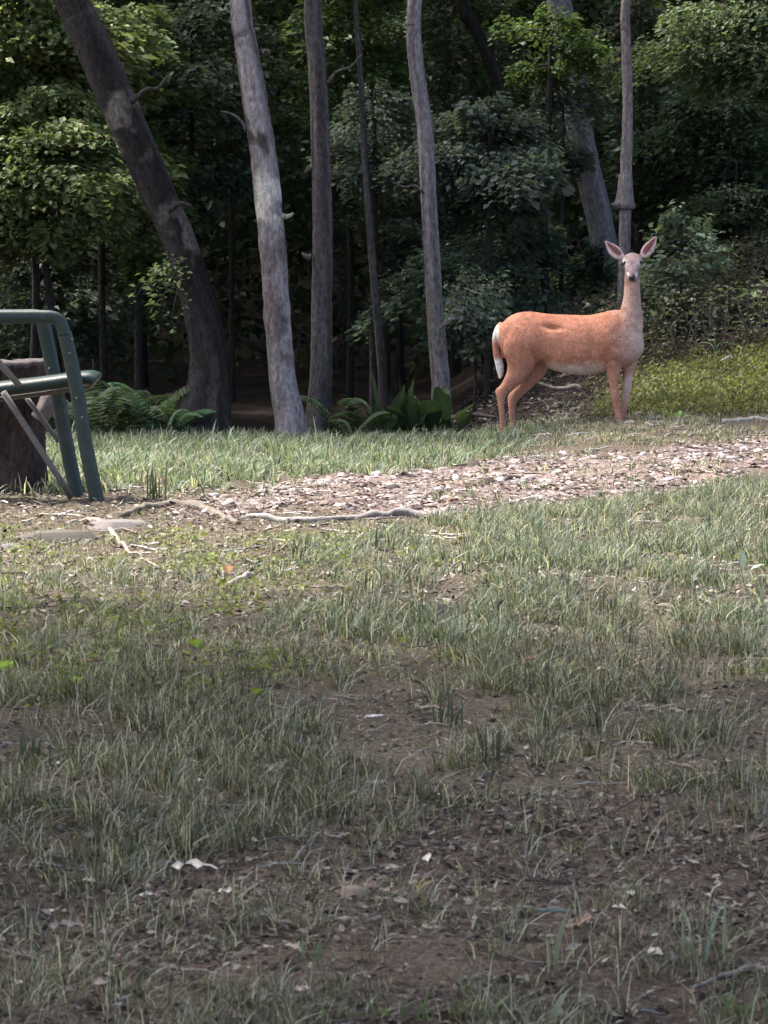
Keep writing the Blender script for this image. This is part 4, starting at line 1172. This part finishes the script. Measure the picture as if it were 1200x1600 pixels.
root('exposed_root', 'thin pale root continuing left of the long one', 'root', [(385, 812), (430, 815), (490, 816), (545, 813)], .018, (0.27, 0.24, 0.225))
root('exposed_root', 'arched brown root below the foot of the chair', 'root', [(190, 815), (225, 803), (265, 799), (310, 802), (345, 812), (372, 824)], .022, (0.16, 0.14, 0.115))
root('fallen_stick', 'forked dry stick lying across the flat pale stone', 'stick', [(105, 822), (140, 818), (170, 830), (205, 862)], .012, (0.30, 0.26, 0.22))
root('fallen_stick', 'pale short stick in the grass left of centre', 'stick', [(350, 918), (372, 913), (395, 905)], .014, (0.3, 0.275, 0.25))
root('fallen_stick', 'dark stick lying on the pale chips in the middle', 'stick', [(780, 757), (800, 753), (835, 751)], .016, (0.10, 0.08, 0.07))
root('fallen_stick', 'thin dark stick across the upper rim of the chips', 'stick', [(760, 738), (800, 733), (850, 722)], .012, (0.14, 0.11, 0.10))
root('fallen_stick', 'thin brown stick lying flat in the middle ground', 'stick', [(690, 1000), (740, 997), (800, 998)], .007, (0.14, 0.11, 0.09))
root('fallen_stick', 'grey stick lying flat on the dark soil right of centre', 'stick', [(808, 1428), (835, 1434), (860, 1430), (915, 1430)], .005, (0.15, 0.18, 0.16))
root('fallen_stick', 'pale bent stick near the lower right corner', 'stick', [(1080, 1552), (1120, 1538), (1150, 1535), (1175, 1528), (1200, 1532), (1240, 1526)], .005, (0.22, 0.19, 0.17))
root('fallen_stick', 'short upright leaning twig on the soil left of centre', 'stick', [(452, 1350), (470, 1335), (475, 1325), (498, 1298)], .0032, (0.26, 0.225, 0.2), lift=3)
root('log', 'long pale log lying at the right edge of the chip patch', 'log', [(1130, 690), (1170, 687), (1215, 686), (1260, 682)], .024, (0.3, 0.27, 0.255))
# branches off the flat ground
def branch(label, pts, Y, r, col, name='fallen_branch'):
    P = smooth_path(np.array([at(x, y, Y) for x, y in pts]), 24)
    n = len(P); t = np.linspace(0, 1, n)
    V, Fc = tube(P, r * (1 - .55 * t), 8, bump=lambda i, a: 1 + .2 * (vnoise(np.cos(a) * 3 + i * .6, np.sin(a) * 3, 5) - .5))
    o0 = P[n // 2].copy()
    o = link(name, MB().add(V, Fc, col).mesh(name, o0), M_WOOD, None, o0.tolist())
    return tag(o, label, 'branch')
branch('pale broken branch lying behind the hind legs of the deer', [(908, 609), (898, 604), (884, 607), (866, 607), (850, 602), (830, 594)], 20.6, .026, (0.19, 0.15, 0.13))
branch('grey fallen branch slanting up the bank right of the deer', [(1062, 600), (1090, 588), (1115, 572), (1142, 556)], 20.9, .022, (0.24, 0.21, 0.2))
branch('dark fallen branch on the litter left of the hind legs', [(700, 655), (735, 648), (775, 652)], 19.9, .025, (0.13, 0.1, 0.09))

# flat stones
def stone(label, px, py, sx, sy, sz, col, seed, name='stone'):
    V, Fc = chip_mesh(seed, 1.0)
    o = link(name, mesh_np('stone', V * [1, 1, .8], Fc, np.tile(np.array(col), (len(V), 1)), False), M_STONE, None, gp(px, py).tolist())
    o.scale = (sx, sy * 1.6, sz); o.rotation_euler = (0, 0, random.uniform(-.3, .3))
    return tag(o, label, 'stone')
stone('large flat pale stone left of the arched root', 190, 828, .17, .14, .045, (0.2, 0.18, 0.17), 31)
stone('long flat dark edged stone below the chair', 85, 842, .22, .12, .05, (0.13, 0.115, 0.10), 32)
stone('flat pale stone at the left edge below the chair', 15, 858, .07, .06, .03, (0.22, 0.2, 0.19), 33)
stone('small white stone in the shaded middle ground', 585, 1112, .03, .022, .012, (0.72, 0.72, 0.74), 34)
stone('dark stone near the top of the chip patch on the right', 1017, 757, .04, .05, .045, (0.10, 0.08, 0.065), 35)
stone('dark flat stone in the middle of the chip patch on the right', 965, 748, .05, .05, .03, (0.07, 0.06, 0.055), 36)
stone('dark greenish stone on the lower chips', 935, 777, .04, .04, .03, (0.09, 0.09, 0.08), 37)
stone('round tan stone on the dark soil', 555, 1412, .035, .03, .022, (0.30, 0.23, 0.18), 38)
stone('pale stone on the soil at lower right', 965, 1522, .024, .02, .010, (0.6, 0.57, 0.55), 39)
stone('flat pale stone lowest of those at lower right', 920, 1560, .03, .018, .008, (0.5, 0.48, 0.46), 40)

def dead_leaf(label, px, py, L, W, az, rise, curl, col, up=.004, group=None):
    o = gp(px, py, up)
    V, Fc, C = big_leaf(o, radians(az), L, W, radians(rise), curl, col, 10, .35)
    C = C * (0.8 + .4 * RNG.random((len(V), 1)))
    ob = link('fallen_leaf', MB().add(V, Fc, C).mesh('fallen_leaf', o), M_LITTER, None, o.tolist())
    return tag(ob, label, 'leaf', group)
dead_leaf('large folded pale leaf on the dark soil at lower left', 250, 1378, .115, .05, 5, 8, .15, (0.42, 0.37, 0.33), .014)
dead_leaf('dark curled leaf at the far lower left', 62, 1462, .085, .04, 10, 5, .1, (0.19, 0.16, 0.145), .012)
dead_leaf('brown curled leaf on the soil right of centre', 895, 1478, .055, .04, 20, 35, .3, (0.22, 0.15, 0.11), .012)
dead_leaf('reddish brown leaf in the middle ground on the right', 808, 1042, .075, .06, 20, 25, .3, (0.17, 0.08, 0.06), .014)
dead_leaf('dark upright leaf in the middle ground', 690, 968, .06, .04, 80, 70, .1, (0.12, 0.09, 0.075), .01)
dead_leaf('reddish leaf lying in the thin grass on the left', 115, 1042, .09, .06, 15, 12, .1, (0.15, 0.075, 0.055), .012)
dead_leaf('orange brown leaf near the short pale stick', 356, 908, .06, .04, 90, 60, .2, (0.32, 0.17, 0.09), .012)
dead_leaf('rust brown leaf at the lower rim of the chips', 692, 794, .10, .08, 20, 20, .3, (0.17, 0.10, 0.07), .02)
dead_leaf('dark leaf lying near the right edge of the shaded grass', 1112, 1076, .075, .045, 0, 8, .1, (0.07, 0.065, 0.05), .012)
dead_leaf('white papery leaf in the shaded grass right of centre', 925, 1054, .06, .03, 15, 20, .3, (0.6, 0.55, 0.47), .012)
dead_leaf('pale narrow leaf below the large folded one', 210, 1418, .045, .016, 5, 8, .1, (0.5, 0.46, 0.43), .01)
dead_leaf('dark leaf between two pale ones at lower left', 330, 1412, .05, .03, 350, 10, .1, (0.4, 0.37, 0.34), .01)
PALS = [(0.5, 0.46, 0.42), (0.34, 0.28, 0.23), (0.2, 0.15, 0.12), (0.42, 0.35, 0.29)]
LF = []
for q in range(6):
    V, Fc, C = big_leaf(np.zeros(3), 0, 1.0, random.uniform(.35, .6), radians(random.uniform(2, 14)), random.uniform(.05, .25), PALS[q % 4], 8, random.uniform(.1, .4))
    me = mesh_np('small_leaf', V, Fc, C, True); me.materials.append(M_LITTER); LF.append(me)
for q in range(90):
    py = random.uniform(1090, 1590); px = random.uniform(-20, 1220)
    p = gp(px, py, .006)
    o = link('small_dead_leaf', LF[q % 6], None, None, p.tolist())
    s = random.uniform(.02, .045); o.scale = (s, s, s); o.rotation_euler = (random.gauss(0, .3), random.gauss(0, .25), random.uniform(0, 6.28))
    tag(o, 'small dry dead leaf on the shaded near ground', 'leaf', 'small dead leaves on the near ground')

# single large blades and stalks
def blade_tuft(label, px, py, specs, tint, cat='grass tuft', name='grass_tuft'):
    o = gp(px, py)
    e = empty(name, o, label, cat)
    for (dx, az, H, bend, W) in specs:
        n = 9; t = np.linspace(0, 1, n); a = radians(az)
        d = np.array([cos(a), sin(a), 0]); s = np.array([-sin(a + .5), cos(a + .5), 0])
        c = o[None] + np.array([dx, 0, 0]) + d[None] * (bend * H * t ** 1.9)[:, None]
        c[:, 2] += H * (t - .42 * min(bend, 1.6) * t ** 2.4)
        w = W / 2 * np.interp(t, [0, .3, .7, 1], [.7, 1, .8, .05])
        V = np.stack([c + s * w[:, None], c + np.array([0, 0, -.15]) * w[:, None], c - s * w[:, None]], 1).reshape(-1, 3)
        i = np.arange(n - 1)[:, None] * 3 + np.arange(2)[None]
        Qd = np.stack([i, i + 1, i + 4, i + 3], -1).reshape(-1, 4)
        C = np.tile(jit(tint, 1, .2)[0], (len(V), 1)) * (0.9 + .35 * np.repeat(t, 3))[:, None]
        link('blade', MB().add(V, [Qd], C).mesh('blade', o), M_GRASS, e)
    return e
GB = (0.12, 0.145, 0.085); PB = (0.21, 0.22, 0.145)
blade_tuft('single tall pale blade curling over on the soil right of centre', 868, 1525, [(0, 60, .13, .45, .009), (-.012, 100, .07, .3, .006), (.015, 30, .06, .6, .005)], PB)
blade_tuft('pair of pale thin blades left of centre on the soil', 365, 1440, [(0, 85, .075, .1, .006), (.008, 10, .08, .75, .006)], PB)
blade_tuft('long drooping blades arching over at the left', 60, 1300, [(0, 0, .10, 1.5, .007), (.02, 350, .08, 1.7, .006), (-.03, 20, .09, 1.3, .006), (.03, 10, .06, 1.8, .005)], GB)
blade_tuft('upright blade with pale tip left of centre', 287, 1335, [(0, 90, .075, .12, .010), (.012, 15, .065, .9, .006)], PB)
blade_tuft('loose clump of pale blades at the lower right', 1085, 1520, [(0, 120, .15, .5, .007), (.02, 60, .13, .6, .007), (-.03, 160, .11, .8, .006), (.04, 20, .10, .9, .006), (.05, 80, .14, .3, .006), (-.02, 90, .10, .2, .006), (.01, 200, .08, .9, .006), (.06, 330, .09, 1.0, .005)], (0.16, 0.185, 0.125))
blade_tuft('broad pale blade standing at the bottom edge right of centre', 862, 1612, [(0, 40, .08, .5, .014), (-.02, 150, .05, .6, .008)], PB)
blade_tuft('leaning yellowish blade left of the tall curling one', 650, 1410, [(0, 20, .055, 1.1, .005), (.0, 40, .05, .6, .005), (-.02, 160, .05, .8, .004)], (0.24, 0.22, 0.09))
blade_tuft('green clump at the bottom edge left of centre', 600, 1605, [(random.uniform(-.14, .2), random.uniform(0, 360), random.uniform(.03, .07), random.uniform(.4, 1.2), .006) for q in range(22)], (0.11, 0.14, 0.06))
blade_tuft('green clump at the lower right corner', 1165, 1605, [(random.uniform(-.06, .08), random.uniform(0, 360), random.uniform(.03, .07), random.uniform(.3, 1.0), .006) for q in range(16)], (0.11, 0.14, 0.06))
blade_tuft('green stalks standing left of centre by the soil', 500, 1512, [(0, 95, .045, .15, .007), (-.03, 100, .04, .2, .006), (-.008, 60, .035, .4, .005)], GB)
blade_tuft('tall thin dark stalk at the right edge', 1140, 1480, [(0, 90, .11, .05, .003), (.004, 80, .06, .5, .003)], (0.10, 0.10, 0.07))
blade_tuft('tall green tuft in front of the chair', 245, 785, [(random.uniform(-.05, .05), random.uniform(60, 120), random.uniform(.12, .26), random.uniform(.05, .25), .010) for q in range(9)], (0.10, 0.13, 0.05))
for q, (px, h) in enumerate([(110, .3), (255, .26), (330, .3), (355, .24), (495, .36), (515, .2), (690, .14), (600, .16), (430, .15)]):
    blade_tuft(['tall seed stalk by the fern left of the leaning trunk', 'tall stalk beside the foot of the leaning trunk', 'tall pale blade before the leaning trunk', 'second tall pale blade before the leaning trunk', 'tallest seed stalk before the straight dark trunk', 'shorter seed stalk right of the straight dark trunk', 'pale blade before the slender wavy trunk', 'pale blade before the broad leaved plant', 'pale blade before the pale lichened trunk'][q],
               px, 706, [(0, random.uniform(30, 150), h * 0.8, random.uniform(.1, .5), .010), (.02, random.uniform(0, 180), h * .5, .7, .009)], (0.30, 0.36, 0.24))
_r = random.Random(3)
for (px, py, n_, lab) in [(478, 1125, 15, 'dark feathery weed standing left of centre in the shaded grass'), (700, 1125, 14, 'dark feathery weed right of centre near the white stone'), (392, 1085, 10, 'dark weed beside the round bright leaf'), (775, 1190, 12, 'low dark weed at the upper rim of the bare soil'),
        (845, 1085, 14, 'dark weed in the shaded grass behind the reddish brown leaf'), (55, 1190, 22, 'dense dark weed at the left edge of the shaded grass'), (1040, 1060, 14, 'dark weed near the dark fallen leaf on the right'), (230, 1130, 10, 'dark weed in the shaded grass on the left'), (950, 960, 14, 'dark weed in the taller grass on the right'), (470, 880, 12, 'dark green tuft in the thin grass below the long root'), (600, 865, 12, 'dark green tuft below the right end of the long root')]:
    sc0 = (1250 - py) / 1250 * .08 + .09
    blade_tuft(lab, px, py, [(_r.uniform(-.04, .04), _r.uniform(20, 160), sc0 * _r.uniform(.6, 1.3), _r.uniform(.1, .6), _r.uniform(.004, .007)) for q in range(n_)], (0.055, 0.07, 0.045), 'weed', 'weed')
print('blades', ng, 'tris', sum(len(m.polygons) for m in bpy.data.meshes))
